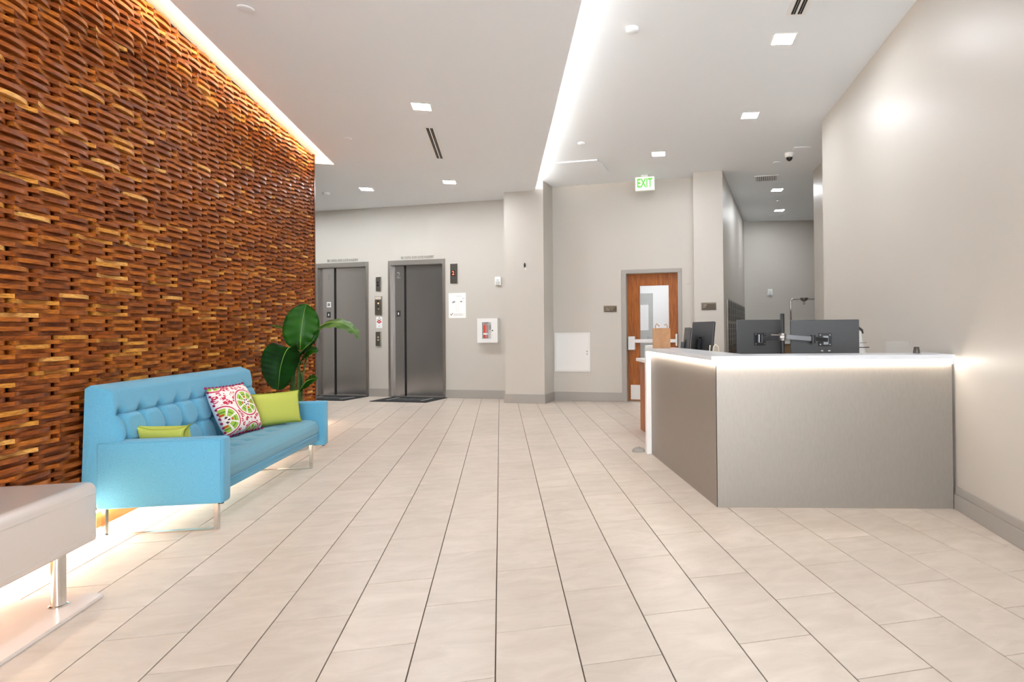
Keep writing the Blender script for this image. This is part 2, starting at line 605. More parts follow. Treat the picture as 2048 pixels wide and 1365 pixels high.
def slat_verts(kind, y0, z0, y1=None, j=0.0):
    y1 = y1 or y0 + SL
    g = 0.0006
    lo, hi = [], []
    if kind == 0:
        g = 0.013
    gz = 0.0006
    for i in range(NSEG + 1):
        t = i / NSEG * 2 - 1
        if kind == 0:     # bows outwards in the middle, ends sink back
            d = 0.010 + 0.036 * (1 - abs(t) ** 2.2) + j
        else:             # ends stand proud, middle dips
            d = 0.043 - 0.031 * (1 - t * t) + j
        y = y0 + g + (y1 - y0 - 2 * g) * i / NSEG
        lo.append((WX + d, y, z0 + gz))
        hi.append((WX + d, y, z0 + SH - gz))
    return lo, hi


def add_slat(bm, kind, y0, z0, mi, y1=None, j=0.0):
    lo, hi = slat_verts(kind, y0, z0, y1, j)
    L_ = [bm.verts.new(p) for p in lo]
    H_ = [bm.verts.new(p) for p in hi]
    LB = [bm.verts.new((WX, p[1], p[2])) for p in lo]
    HB = [bm.verts.new((WX, p[1], p[2])) for p in hi]
    fs = []
    for i in range(NSEG):
        fs.append(bm.faces.new((L_[i], L_[i + 1], H_[i + 1], H_[i])))
        fs.append(bm.faces.new((H_[i], H_[i + 1], HB[i + 1], HB[i])))
        fs.append(bm.faces.new((LB[i], LB[i + 1], L_[i + 1], L_[i])))
    fs.append(bm.faces.new((L_[0], H_[0], HB[0], LB[0])))
    fs.append(bm.faces.new((L_[-1], LB[-1], HB[-1], H_[-1])))
    for f in fs:
        f.material_index = mi


slats = []
nrow = int((3.625 - Z0) / SH)
ngr = nrow // GR + 1
for g_ in range(ngr):
    off = (g_ % 2) * SL / 2
    ncol = int((8.64 - 0.6) / SL) + 2
    for c in range(-1, ncol):
        y0 = 8.63 - (c + 1) * SL + off
        y1 = y0 + SL
        y0c, y1c = max(y0, 0.6), min(y1, 8.632)
        if y1c - y0c < 0.05:
            continue
        first = 1 if random.random() < 0.68 else 0
        for k in range(GR):
            row = g_ * GR + k
            z0 = Z0 + row * SH
            if z0 + SH > 3.63:
                continue
            kind = (first + k) % 2
            u = random.random()
            lowpart = z0 < 1.9
            mi = 7 if u < (0.035 if lowpart else 0.015) else 6 if u < (0.13 if lowpart else 0.06) else random.randrange(6)
            full = (y1c - y0c) > SL - 1e-4
            a = px((WX + 0.03, y0c, z0)); b_ = px((WX + 0.03, y1c, z0 + SH))
            cx, cy = (a[0] + b_[0]) / 2, (a[1] + b_[1]) / 2
            vis = a[2] > 0 and a[0] > -15 and b_[0] < 640 and cy > 0 and full
            if 150 < cx and cy > 745 + (490 - cx) * 0.1 and cx < 500: vis = False
            if cx < 200 and cy > 950: vis = False
            area = abs(b_[0] - a[0]) * SH / max(a[2], 0.1)
            slats.append((0 if vis else 1, -area, kind, y0c, y1c, z0, mi, random.uniform(-0.0015, 0.002)))
slats.sort(key=lambda s: (s[0], s[1]))
SM = {}
rest = nb()
for i, (hid, _, kind, y0, y1, z0, mi, j) in enumerate(slats):
    if i < 300 and not hid:
        if (kind, mi) not in SM:
            bm = nb()
            add_slat(bm, kind, 0, 0, 0, y1=SL)
            me = bpy.data.meshes.new('slat')
            bm.to_mesh(me); bm.free()
            me.materials.append(WOODS[mi])
            SM[(kind, mi)] = me
        o = bpy.data.objects.new('slat', SM[(kind, mi)])
        COL.objects.link(o)
        o.parent = wall_left
        o.location = (j, y0, z0)
    else:
        add_slat(rest, kind, y0, z0, mi, y1, j)
o = obj('slat_field', rest, WOODS, wall_left)
o['kind'] = 'stuff'

# elevator wall (openings for two elevators)
E1 = (-8.36, -7.282)
E2 = (-6.775, -5.685)
EZ = 2.45
bm = nb()
D0, D1 = 9.585, 9.85
for s0, s1, z0, z1 in ((-11.2, E1[0], 0, 3.8), (E1[1], E2[0], 0, 3.8), (E2[1], -3.9, 0, 3.8), (E1[0], E1[1], EZ, 3.8), (E2[0], E2[1], EZ, 3.8)):
    box(bm, s0, s1, D0, D1, z0, z1)
struct('wall_far', bm, M_WALL, FAR, 'greige painted wall with two elevators')
bm = nb(); box(bm, -4.249, -3.547, 9.087, 9.85, 0, 3.8)
struct('wall_pier', bm, M_WALL, FAR, 'greige square pier between the elevators and the wooden door')
# exit wall
DZ = 2.145
bm = nb()
X0, X1 = 9.525, 9.70
for s0, s1, z0, z1 in ((-3.6, -2.26, 0, 3.8), (-1.364, -1.0, 0, 3.8), (-2.26, -1.364, DZ, 3.8)):
    box(bm, s0, s1, X0, X1, z0, z1)
struct('wall_back_office', bm, M_WALL, FAR, 'greige wall around the wooden door')
bm = nb(); prism(bm, [(-1.075, 9.23), (-0.614, 9.23), (-0.43, 13.9), (-1.075, 13.9)], 0, 3.8)
struct('wall_corridor_left', bm, M_WALL, FAR, 'greige corridor wall with the mailboxes')
bm = nb(); box(bm, 1.5, 6.3, 13.63, 13.9, 0, 3.8)
struct('wall_corridor_end', bm, M_WALL, RT)
bm = nb(); box(bm, 1.972, 6.3, -4.6, 7.08, 0, 3.8)
struct('wall_right', bm, M_WALL, RT, 'large plain greige wall beside the desk')
bm = nb(); box(bm, 2.463, 6.3, 7.08, 9.36, 0, 3.8)
struct('wall_corridor_right', bm, M_WALL, RT)
bm = nb(); box(bm, 5.9, 6.3, 9.36, 13.7, 0, 3.8)
struct('wall_corridor_side', bm, M_WALL, RT)
# left lobby closure behind the wood wall
bm = nb(); box(bm, -6.2, -6.0, -4.2, 15.0, 0, 3.8)
struct('wall_lobby_left', bm, M_WALL)
# baseboards
BH = 0.15


def base(name, segs, M):
    bm = nb()
    for x0, x1, y0, y1 in segs:
        box(bm, x0, x1, y0, y1, 0, BH, 0.003, 1)
    o = struct(name, bm, M_BASE, M)
    o['label'] = 'taupe painted baseboard'
    return o


base('baseboard_far', [(E1[1] + 0.062, E2[0] - 0.042, 9.570, 9.585), (E2[1] + 0.04, -4.249, 9.570, 9.585)], FAR)
base('baseboard_pier', [(-4.262, -3.534, 9.072, 9.087), (-3.547, -3.533, 9.087, 9.525), (-4.262, -4.249, 9.087, 9.57)], FAR)
base('baseboard_back_office', [(-3.533, -2.33, 9.510, 9.525), (-1.31, -1.09, 9.51, 9.525), (-1.09, -0.60, 9.215, 9.23), (-1.09, -1.075, 9.23, 9.525)], FAR)
bm = nb()
box(bm, 1.953, 1.972, -4.5, 4.0, 0, 0.10, 0.002, 1)
box(bm, 1.960, 1.972, -4.5, 4.0, 0.10, 0.152, 0.004, 2)
struct('baseboard_right', bm, M_BASE, RT, 'stepped taupe baseboard along the plain right wall')

# ================================================================== CEILINGS
bm = nb(); box(bm, -6.3, 9.6, -4.3, 15.6, ZR, 3.80)
struct('ceiling', bm, M_CEIL, label='upper white ceiling')
bm = nb()
poly = [(0.58, -4.1), (0.58, 9.80)] + [tuple(far(s, d).xy) for s, d in ((-3.72, 9.30), (-4.0, 9.60), (-9.6, 9.60))] + [(-5.95, 13.6), (-5.95, -4.1), (-2.228, -4.1), (-2.228, 8.79), (-2.70, 8.79), (-2.70, 9.0), (-5.9, 9.0), (-5.9, -4.0)]
# dropped ceiling: main field right of the cove and the elevator lobby behind the wood wall
poly = [(0.58, -4.1), (0.58, 9.80)] + [tuple(far(s, d).xy) for s, d in ((-3.9, 9.5), (-4.3, 9.60), (-9.9, 9.60))] + [(-5.95, 8.79), (-2.228, 8.79), (-2.228, -4.1)]
prism(bm, poly, ZL, ZL + 0.03)
struct('ceiling_drop', bm, M_CEIL, label='lower dropped white ceiling')
bm = nb()
box(bm, -2.64, -1.95, -4.1, 8.79, 3.64, 3.68)
box(bm, -2.64, -2.20, 8.775, 8.80, 3.54, 3.66)
struct('trim_1', bm, mat('cove_paint', (0.84, 0.82, 0.78, 1), 0.8), label='white cove lid above the wood wall')
bm = nb(); box(bm, -2.17, -2.15, 0.4, 8.74, 3.572, 3.60)
tag(obj('cove_light_strip', bm, M_LEDWARM), 'warm light strip hidden in the cove above the wood wall', 'light strip')
bm = nb(); box(bm, 0.44, 0.46, -3.8, 9.66, 3.573, 3.605)
tag(obj('slot_light_strip', bm, M_LEDW), 'white light strip in the slot between the two ceilings', 'light strip')

# ================================================================== BACK WALL WITH STOREFRONT (behind the camera)
bm = nb()
YB = -4.0
box(bm, -6.0, 3.2, YB - 0.2, YB, 3.1, 3.8)
box(bm, -6.0, -2.6, YB - 0.2, YB, 0, 3.1)
box(bm, 2.0, 3.2, YB - 0.2, YB, 0, 3.1)
struct('wall_behind', bm, M_WALL)
bm = nb()
for x in (-2.6, -1.43, -0.26, 0.85, 1.95):
    box(bm, x, x + 0.06, YB - 0.14, YB - 0.04, 0, 3.1)
for z in (0.0, 2.2, 3.04):
    box(bm, -2.6, 2.0, YB - 0.13, YB - 0.05, z, z + 0.06)
win = struct('window_1', bm, M_MULL, label='glazed storefront behind the viewer')


# ================================================================== LIGHTS IN CEILING
def downlight(x, y, z, rz, label, vis=True):
    t = thing('downlight', label, 'ceiling light', (x, y, z), rz, 'square recessed downlights')
    h = 0.088
    bm = nb()
    o_ = h + 0.012
    for a in ((-o_, o_, h, o_), (-o_, o_, -o_, -h), (-o_, -h, -h, h), (h, o_, -h, h)):
        box(bm, a[0], a[1], a[2], a[3], -0.004, 0.0)
    obj('trim_ring', bm, M_TRIM, t)
    bm = nb(); box(bm, -h, h, -h, h, -0.003, -0.0005)
    obj('lens', bm, M_DOWNL if z < 3.6 else M_DOWN, t)
    return t


downlight(-0.777, 6.337, ZL, 0, 'square downlight beside the linear vent on the lower ceiling, largest on that ceiling')
downlight(-0.755, 9.484, ZL, 0, 'square downlight on the lower ceiling nearest the pier')
downlight(-2.109, 10.195, ZL, 0, 'square downlight on the lower ceiling above the elevators, nearest the wood wall')
downlight(-0.777, 3.19, ZL, 0, 'square downlight on the lower ceiling just overhead')
downlight(-3.46, 10.90, ZL, 0, 'unseen square downlight added to brighten the elevator lobby behind the wood wall')  # added out of view to brighten the elevator wall
downlight(-4.81, 11.61, ZL, 0, 'unseen square downlight, added for light, deep in the elevator lobby behind the wood wall')  # second unseen lamp, added for more light in the lobby
downlight(2.384, 4.563, ZR, R(-15.4), 'largest square downlight, on the upper ceiling near the dark slot vent')
downlight(2.852, 6.291, ZR, R(-15.4), 'square downlight on the upper ceiling above the desk monitors, second along the plain right wall')
downlight(2.201, 7.932, ZR, R(-15.4), 'square downlight on the upper ceiling in front of the exit sign')
downlight(4.862, 9.611, ZR, R(-15.4), 'square downlight in the corridor just past the slatted grille')
downlight(5.755, 11.286, ZR, R(-15.4), 'square downlight at the far end of the corridor')


def round_cap(name, x, y, z, r, h, label, cat, m=M_CEIL, group=None):
    bm = nb()
    lathe(bm, [(0, -h), (r * 0.75, -h), (r * 0.95, -h * 0.7), (r, -h * 0.3), (r, 0)], (0, 0, 0), 24)
    o = obj(name, bm, m, smooth=True, angle=40)
    o.location = (x, y, z)
    return tag(o, label, cat, group)


g_ = 'round sprinkler covers'
round_cap('smoke_detector', 1.08, 4.651, ZR, 0.055, 0.03, 'round white smoke detector on the upper ceiling, nearest the glowing slot and the viewer', 'smoke detector')
round_cap('smoke_detector', 1.069, 7.655, ZR, 0.05, 0.025, 'round white detector beside the square ceiling access panel', 'smoke detector')
round_cap('sprinkler_cover', 4.049, 8.01, ZR, 0.05, 0.008, 'flat round ceiling disc between the dome camera and the slatted grille', 'sprinkler', group=g_)
round_cap('sprinkler_cover', 5.321, 10.44, ZR, 0.05, 0.008, 'flat round ceiling disc between the two corridor downlights', 'sprinkler', group=g_)
round_cap('sprinkler_cover', -1.761, 4.653, ZL, 0.055, 0.008, 'flat round ceiling disc near the top of the wood wall, the nearest one', 'sprinkler', group=g_)
round_cap('sprinkler_cover', -1.777, 7.554, ZL, 0.055, 0.008, 'flat round ceiling disc left of the linear vent', 'sprinkler', group=g_)
round_cap('sprinkler_cover', -1.428, 9.752, ZL, 0.055, 0.008, 'flat round ceiling disc between the two far downlights above the elevators', 'sprinkler', group=g_)
round_cap('smoke_detector', -2.82, 10.59, ZL, 0.06, 0.035, 'white detector on the lower ceiling just past the wood wall edge', 'smoke detector')


def linear_vent(label, M, w, l):
    t = thing('linear_vent', label, 'vent', M=M)
    bm = nb()
    box(bm, -w / 2, w / 2, -l / 2, l / 2, -0.006, -0.002)
    obj('frame', bm, M_TRIM, t)
    for sx in (-1, 1):
        bm = nb()
        cx = sx * w * 0.17
        box(bm, cx - w * 0.105, cx + w * 0.105, -l / 2 + 0.02, l / 2 - 0.02, -0.0085, -0.0062)
        obj('slot', bm, M_DARK, t)
        bm = nb()
        box(bm, cx - w * 0.02, cx + w * 0.02, -l / 2 + 0.02, l / 2 - 0.02, -0.0095, -0.0086)
        obj('blade', bm, M_FRAME, t)
    return t


linear_vent('two-slot linear air vent on the lower ceiling behind a downlight', T(-0.772, 7.575, ZL), 0.13, 1.24)
linear_vent('two-slot linear air vent at the top edge, on the upper ceiling', RT @ T(1.10, 4.02, ZR), 0.15, 1.25)
# access panel
t = thing('access_panel', 'square white access panel in the upper ceiling beside the glowing slot', 'access panel', M=FAR @ T(-2.65, 8.43, ZR))
bm = nb(); box(bm, -0.32, 0.32, -0.31, 0.31, -0.022, -0.002, 0.002, 1); obj('panel', bm, M_CEIL, t)
# slatted grille
t = thing('ceiling_grille', 'square white slatted grille in the ceiling before the corridor downlights', 'vent', M=FAR @ T(0.06, 9.88, ZR))
bm = nb()
for a in ((-.19, .19, -.19, -.165), (-.19, .19, .165, .19), (-.19, -.165, -.165, .165), (.165, .19, -.165, .165)):
    box(bm, a[0], a[1], a[2], a[3], -0.012, -0.001)
obj('frame', bm, M_TRIM, t)
bm = nb(); box(bm, -.165, .165, -.165, .165, -0.004, -0.001); obj('backing', bm, mat('grille_shadow', (0.12, 0.12, 0.12, 1), 0.8), t)
for i in range(11):
    bm = nb(); x = -0.15 + i * 0.03
    box(bm, x - 0.008, x + 0.008, -.165, .165, -0.012, -0.0045)
    obj('slat', bm, M_TRIM, t)
# two flat ceiling plates
t = thing('ceiling_plate', 'flat white rectangular plate on the ceiling by the dome camera', 'access panel', M=RT @ T(1.98, 8.12, ZR))
bm = nb(); box(bm, -0.11, 0.11, -0.07, 0.07, -0.012, -0.001, 0.002, 1); obj('plate', bm, M_CEIL, t)
t = thing('ceiling_plate', 'flat white plate on the ceiling at the corridor end', 'access panel', M=RT @ T(2.72, 13.15, ZR))
bm = nb()
box(bm, -0.28, -0.01, -0.3, 0.3, -0.012, -0.001, 0.002, 1); obj('plate', bm, M_CEIL, t)
bm = nb()
box(bm, 0.01, 0.28, -0.3, 0.3, -0.012, -0.001, 0.002, 1); obj('plate', bm, M_CEIL, t)
# dome camera
t = thing('dome_camera', 'white security dome camera with black lens on the ceiling', 'camera', (4.02, 7.56, ZR))
bm = nb(); lathe(bm, [(0, -0.06), (0.055, -0.06), (0.066, -0.045), (0.068, 0.0)], seg=24); obj('housing', bm, M_WPLAST, t, smooth=True, angle=40)
bm = nb()
lathe(bm, [(0, -0.112)] + [(0.045 * math.sin(a), -0.0615 - 0.05 * math.cos(a)) for a in (0.3, 0.6, 0.9, 1.2, 1.5)], seg=20)
obj('dome_lens', bm, mat('dome_black', (0.015, 0.012, 0.012, 1), 0.1), t, smooth=True)
# exit sign
t = thing('exit_sign', 'white box exit sign with glowing green letters hung from the ceiling', 'sign', M=FAR @ T(-1.84, 9.17, 0))
bm = nb(); box(bm, -0.155, 0.155, -0.03, 0.03, 3.44, 3.655, 0.004, 1); obj('box', bm, M_EXITW, t)
bm = nb(); box(bm, -0.06, 0.06, -0.028, 0.028, 3.656, 3.689, 0.004, 1); obj('canopy', bm, M_WPLAST, t)
text('EXIT', 0.2, M_GREENLED, t, (0.0, -0.032, 3.549), fit=0.245, extrude=0.001, bold=0.003)

# ================================================================== ELEVATORS
def elevator(nm, s0, s1, split, number, label):
    t = thing('elevator', label, 'elevator', M=FAR @ T(0, D0, 0))
    w = 0.055
    # frame jambs and head
    for a, b_ in ((s0 - 0.04, s0 + 0.012), (s1 - 0.012, s1 + 0.042)):
        bm = nb(); box(bm, a, b_, -0.018, 0.12, 0.0, EZ + 0.08, 0.003, 1)
        obj('jamb', bm, M_FRAME, t)
    bm = nb(); box(bm, s0 + 0.012, s1 - 0.012, -0.018, 0.12, EZ - 0.01, EZ + 0.08, 0.003, 1)
    obj('head', bm, M_FRAME, t)
    bm = nb(); box(bm, s0 + 0.012, split - 0.004, 0.055, 0.085, 0.012, EZ - 0.01)
    l1 = obj('door_leaf', bm, M_STEEL, t)
    bm = nb(); box(bm, split + 0.004, s1 - 0.012, 0.075, 0.105, 0.012, EZ - 0.01)
    obj('door_leaf', bm, M_STEEL, t)
    bm = nb(); box(bm, split - 0.007, split + 0.007, 0.052, 0.076, 0.012, EZ - 0.01); obj('gap_shade_strip', bm, M_DARK, t)  # dark strip paints the shade of the gap between the leaves
    bm = nb(); box(bm, s0 + 0.012, s1 - 0.012, 0.11, 0.2, 0.0, EZ); obj('shaft_back', bm, M_DARK, t)
    bm = nb(); box(bm, s0 + 0.012, s1 - 0.012, -0.01, 0.11, 0.0, 0.012); obj('sill', bm, M_FRAME, t)
    text(number, 0.16, M_INK, l1, (split - 0.125, 0.0535, 2.26), name='numeral')
    bm = nb(); box(bm, split - 0.17, split - 0.09, 0.0525, 0.0548, 1.49, 1.60); k = obj('sticker', bm, M_INKD, l1)
    bm = nb(); ball(bm, (split - 0.13, 0.053, 1.545), 0.02, 8, 0.7, 0.1, 1.3); obj('sticker_symbol', bm, M_PAPER, k)
    text('FIRE CONTROL ROOM LOCATED IN BASEMENT', 0.072, M_LETTER, t, ((s0 + s1) / 2 + 0.02, -0.0012, EZ + 0.122), fit=0.68)
    return t, l1


e1, leaf = elevator('elevator', E1[0], E1[1], -8.03, '1', 'stainless elevator doors half hidden behind the wood wall and plant')
bm = nb(); box(bm, -8.2, -8.11, 0.0525, 0.0548, 1.69, 1.79); k = obj('sticker', bm, M_PAPER, leaf)
bm = nb(); box(bm, -8.185, -8.125, 0.0515, 0.0523, 1.71, 1.77); obj('sticker_symbol', bm, M_INK, k)
e2, leaf = elevator('elevator', E2[0], E2[1], -6.515, '2', 'stainless elevator doors in full view left of the paper notice')


def wall_box(name, label, cat, s0, s1, z0, z1, d, m, depth=0.02, bev=0.003):
    t = thing(name, label, cat, M=FAR @ T((s0 + s1) / 2, d, z0))
    bm = nb(); w = (s1 - s0) / 2
    box(bm, -w, w, -depth, -0.0005, 0, z1 - z0, bev, 1)
    obj('plate', bm, m, t)
    return t, w, z1 - z0, depth


def dot(t, x, y, z, r, m, name='button', ry=90):
    bm = nb(); lathe(bm, [(0, 0.003), (r * 0.8, 0.003), (r, 0)], (0, 0, 0), 14, T(x, y, z) @ Matrix.Rotation(R(90), 4, 'X'))
    return obj(name, bm, m, t, smooth=False)


t, w, h, dp = wall_box('hall_lantern', 'narrow bronze lantern plate with two dark lamps, topmost between the elevators', 'indicator', -7.072, -6.965, 1.975, 2.235, 9.585, M_BRONZE)
dot(t, -0.01, -dp, h * 0.6, 0.021, M_DARK, 'lamp'); dot(t, -0.01, -dp, h * 0.4, 0.021, M_DARK, 'lamp')
bm = nb(); box(bm, w - 0.012, w + 0.004, -dp - 0.002, -0.001, 0.0, h); obj('edge', bm, M_CHROME, t)
t, w, h, dp = wall_box('key_switch_station', 'bronze elevator key panel with a pale header strip and orange light', 'indicator', -7.095, -6.945, 1.525, 1.87, 9.585, M_BRONZE)
bm = nb(); box(bm, -w + 0.01, w - 0.015, -dp - 0.002, -dp, h - 0.055, h - 0.005); obj('header', bm, M_SIGNT, t)
dot(t, -0.005, -dp, h * 0.74, 0.017, M_DARK, 'keyhole'); dot(t, 0.0, -dp, h * 0.63, 0.016, M_ORLED, 'lamp'); dot(t, -0.005, -dp, h * 0.45, 0.017, M_DARK, 'keyhole'); dot(t, 0.005, -dp, h * 0.32, 0.012, M_SIGNT, 'lock')
bm = nb(); box(bm, w - 0.012, w + 0.004, -dp - 0.002, -0.001, 0.0, h); obj('edge', bm, M_CHROME, t)
t, w, h, dp = wall_box('fire_notice', 'small white notice with a red flame symbol between the elevators', 'notice', -7.079, -6.951, 1.28, 1.495, 9.585, M_PAPER, 0.003, 0)
dot(t, 0, -dp, h * 0.88, 0.013, M_INK, 'print'); dot(t, -0.03, -dp, h * 0.72, 0.012, M_INK, 'print'); dot(t, 0.03, -dp, h * 0.74, 0.012, M_INK, 'print')
for x, z, m_ in ((-0.032, 0.55, M_INKR), (0.03, 0.55, M_INKR), (0.0, 0.47, M_INKR), (0.0, 0.66, M_INKR)):
    dot(t, x, -dp, h * z, 0.018, m_, 'print')
bm = nb(); box(bm, -0.02, 0.02, -dp - 0.001, -dp, h * 0.12, h * 0.2); obj('print', bm, M_INKP, t)
t, w, h, dp = wall_box('call_button_plate', 'bronze elevator call plate with two buttons, lowest between the elevators', 'button', -7.083, -6.975, 0.945, 1.21, 9.585, M_BRONZE)
dot(t, 0.0, -dp, h * 0.62, 0.014, M_SIGNT); dot(t, 0.0, -dp, h * 0.42, 0.014, M_SIGNT)
bm = nb(); box(bm, w - 0.012, w + 0.004, -dp - 0.002, -0.001, 0.0, h); obj('edge', bm, M_CHROME, t)
t, w, h, dp = wall_box('floor_indicator', 'bronze floor indicator showing a red 2 right of the elevators', 'indicator', -5.535, -5.395, 2.075, 2.43, 9.585, M_BRONZE)
bm = nb(); box(bm, -0.045, 0.03, -dp - 0.002, -dp, h * 0.37, h * 0.66); k = obj('screen', bm, M_DARK, t)
text('2', 0.1, M_REDLED, k, (-0.007, -dp - 0.003, h * 0.515), name='digit')
bm = nb(); box(bm, w - 0.014, w + 0.004, -dp - 0.002, -0.001, 0.0, h); obj('edge', bm, M_CHROME, t)
# paper notice
t, w, h, dp = wall_box('paper_notice', 'white paper evacuation notice with a floor diagram and check mark', 'notice', -5.576, -5.236, 1.447, 1.90, 9.585, M_PAPER, 0.003, 0)
for z, a, b_ in ((0.94, -0.06, 0.1), (0.87, -0.03, 0.1), (0.845, -0.03, 0.09), (0.14, -0.08, 0.15), (0.115, -0.08, 0.11), (0.09, -0.08, 0.12), (0.165, -0.08, 0.1)):
    bm = nb(); box(bm, a, b_, -dp - 0.001, -dp, h * z, h * z + 0.006); obj('print_line', bm, M_INKP, t)
bm = nb()
for a in ((-0.1, 0.09, 0.62, 0.625), (-0.1, 0.09, 0.73, 0.735), (0.09, 0.094, 0.62, 0.735), (-0.104, -0.1, 0.62, 0.735), (-0.02, -0.016, 0.25, 0.62), (0.02, 0.024, 0.25, 0.62), (-0.02, 0.024, 0.25, 0.255)):
    box(bm, a[0], a[1], -dp - 0.001, -dp, h * a[2], h * a[3])
obj('diagram', bm, M_INKP, t)
for x, z in ((-0.06, 0.63), (-0.08, 0.60), (0.08, 0.63), (0.125, 0.75)):
    bm = nb(); box(bm, x - 0.02, x + 0.02, -dp - 0.0015, -dp, h * z, h * z + 0.022); obj('print', bm, M_INK if z < 0.7 else M_INKP, t)
bm = nb(); tube(bm, [(-0.135, -dp - 0.002, h * 0.17), (-0.12, -dp - 0.002, h * 0.105), (-0.09, -dp - 0.002, h * 0.2)], 0.005, 5); obj('check_mark', bm, M_INKD, t)
# extinguisher cabinet
t = thing('extinguisher_cabinet', 'white wall cabinet with a window showing a red fire extinguisher', 'cabinet', M=FAR @ T(-4.77, 9.585, 1.0))
bm = nb()
W_, H_ = 0.195, 0.43
for a in ((-W_, W_, 0, 0.07), (-W_, W_, H_ - 0.07, H_), (-W_, -0.10, 0.07, H_ - 0.07), (0.075, W_, 0.07, H_ - 0.07)):
    box(bm, a[0], a[1], -0.10, -0.085, a[2], a[3])
for a in ((-W_, -W_ + .012, 0, H_), (W_ - .012, W_, 0, H_), (-W_, W_, 0, .012), (-W_, W_, H_ - .012, H_)):
    box(bm, a[0], a[1], -0.085, -0.001, a[2], a[3])
obj('body', bm, M_WHITE, t)
bm = nb(); box(bm, -W_ + .012, W_ - .012, -0.012, -0.002, .012, H_ - .012); obj('back_panel', bm, M_WPLAST, t)
bm = nb(); lathe(bm, [(0, 0.08), (0.04, 0.08), (0.042, 0.1), (0.042, 0.3), (0.03, 0.325), (0.014, 0.335), (0.014, 0.36), (0, 0.36)], (-0.055, -0.052, 0), 18); k = obj('extinguisher', bm, M_RED, t, smooth=True, angle=40)
bm = nb(); box(bm, -0.085, -0.005, -0.062, -0.045, 0.345, 0.365); obj('lever', bm, M_INKD, k)
bm = nb(); lathe(bm, [(0.0425, 0.14), (0.0432, 0.142), (0.0432, 0.17), (0.0425, 0.172)], (-0.055, -0.052, 0), 18); obj('band', bm, M_PAPER, k)
bm = nb(); box(bm, -0.10, 0.075, -0.0895, -0.0875, 0.07, H_ - 0.07); obj('pane', bm, M_GLASS, t)
text('FIRE', 0.05, M_INKD, t, (0.045, -0.0915, 0.27), rot=(R(90), R(90), 0), sx=0.9)
bm = nb(); lathe(bm, [(0, 0.008), (0.011, 0.008), (0.011, 0)], (0, 0, 0), 12, T(0.1, -0.1, 0.215) @ Matrix.Rotation(R(90), 4, 'X')); obj('lock', bm, M_DARK, t)
# strobes


def strobe(M, label):
    t = thing('alarm_strobe', label, 'alarm', M=M)
    bm = nb(); box(bm, -0.058, 0.058, -0.04, -0.001, 0, 0.155, 0.012, 2); obj('body', bm, M_WPLAST, t)
    bm = nb(); box(bm, -0.035, 0.035, -0.055, -0.04, 0.02, 0.07, 0.006, 2); obj('lens', bm, mat('strobe_lens', (0.6, 0.6, 0.6, 1), 0.1), t)
    text('FIRE', 0.03, M_INKR if False else M_INK, t, (0.0, -0.041, 0.09))


strobe(FAR @ T(-4.595, 9.585, 2.015), 'white fire alarm strobe on the wall left of the pier')
strobe(RT @ T(2.565, 13.63, 1.955), 'white fire alarm strobe on the corridor end wall')
t = thing('wall_sensor', 'small black oval sensor on the pier', 'sensor', M=FAR @ T(-3.88, 9.087, 2.30))
bm = nb(); ball(bm, (0, -0.008, 0), 0.04, 12, 0.42, 0.2, 1.0); obj('lens', bm, M_INKD, t, smooth=True)
bm = nb(); box(bm, 0.004, 0.02, -0.006, -0.0005, -0.075, -0.055, 0.002, 1); obj('indicator', bm, M_TRIM, t)
# door mats
def door_mat(s0, s1, label):
    t = thing('door_mat', label, 'mat', M=FAR @ T((s0 + s1) / 2, 9.22, 0.0))
    w = (s1 - s0) / 2
    bm = nb(); box(bm, -w, w, -0.35, 0.33, 0.0002, 0.009, 0.003, 1); obj('rug', bm, M_MAT, t)
    for x in (-w * 0.62, w * 0.62):
        bm = nb(); box(bm, x - 0.025, x + 0.025, -0.17, 0.2, 0.009, 0.0096); obj('print_bar', bm, M_MATP, t)
    rnd = random.Random(3)
    for i in range(7):
        bm = nb(); x = -w * 0.42 + i * w * 0.14
        box(bm, x - 0.018, x + 0.022, -0.1 + rnd.uniform(-.03, .03), 0.08 + rnd.uniform(-.03, .05), 0.009, 0.0094); obj('print', bm, mat('mat_print_dark', (0.1, 0.1, 0.1, 1), 0.8), t)


door_mat(-8.33, -7.22, 'black printed door mat before the elevator half hidden by the wood wall')
door_mat(-6.70, -5.60, 'black printed door mat before the fully visible elevator')

# ================================================================== EXIT WALL THINGS
t = thing('access_door', 'white square access door low on the wall beside the pier', 'access panel', M=FAR @ T(-3.205, 9.525, 0.5))
bm = nb()
W_, H_ = 0.318, 0.665
for a in ((-W_, W_, 0, 0.02), (-W_, W_, H_ - 0.02, H_), (-W_, -W_ + .02, .02, H_ - .02), (W_ - .02, W_, .02, H_ - .02)):
    box(bm, a[0], a[1], -0.014, -0.0005, a[2], a[3])
obj('frame', bm, M_WHITE, t)
bm = nb(); box(bm, -W_ + .023, W_ - .023, -0.010, -0.0005, .023, H_ - .023); k = obj('door', bm, M_WHITE, t)
for z in (0.30, 0.345):
    dot(k, W_ - 0.055, -0.0105, z, 0.012, M_FRAME, 'lock')


def room_sign(label, s0, s1, z0, z1, d, lines):
    t, w, h, dp = wall_box('room_sign', label, 'sign', s0, s1, z0, z1, d, M_SIGNF, 0.010, 0.001)
    bm = nb(); box(bm, -w + 0.018, w - 0.002, -dp - 0.003, -dp, 0.002, h - 0.022); obj('face', bm, M_SIGNB, t)
    for i, ln in enumerate(lines):
        text(ln, 0.028, M_SIGNT, t, (-w + 0.03, -dp - 0.004, h - 0.042 - i * 0.03), align='LEFT')


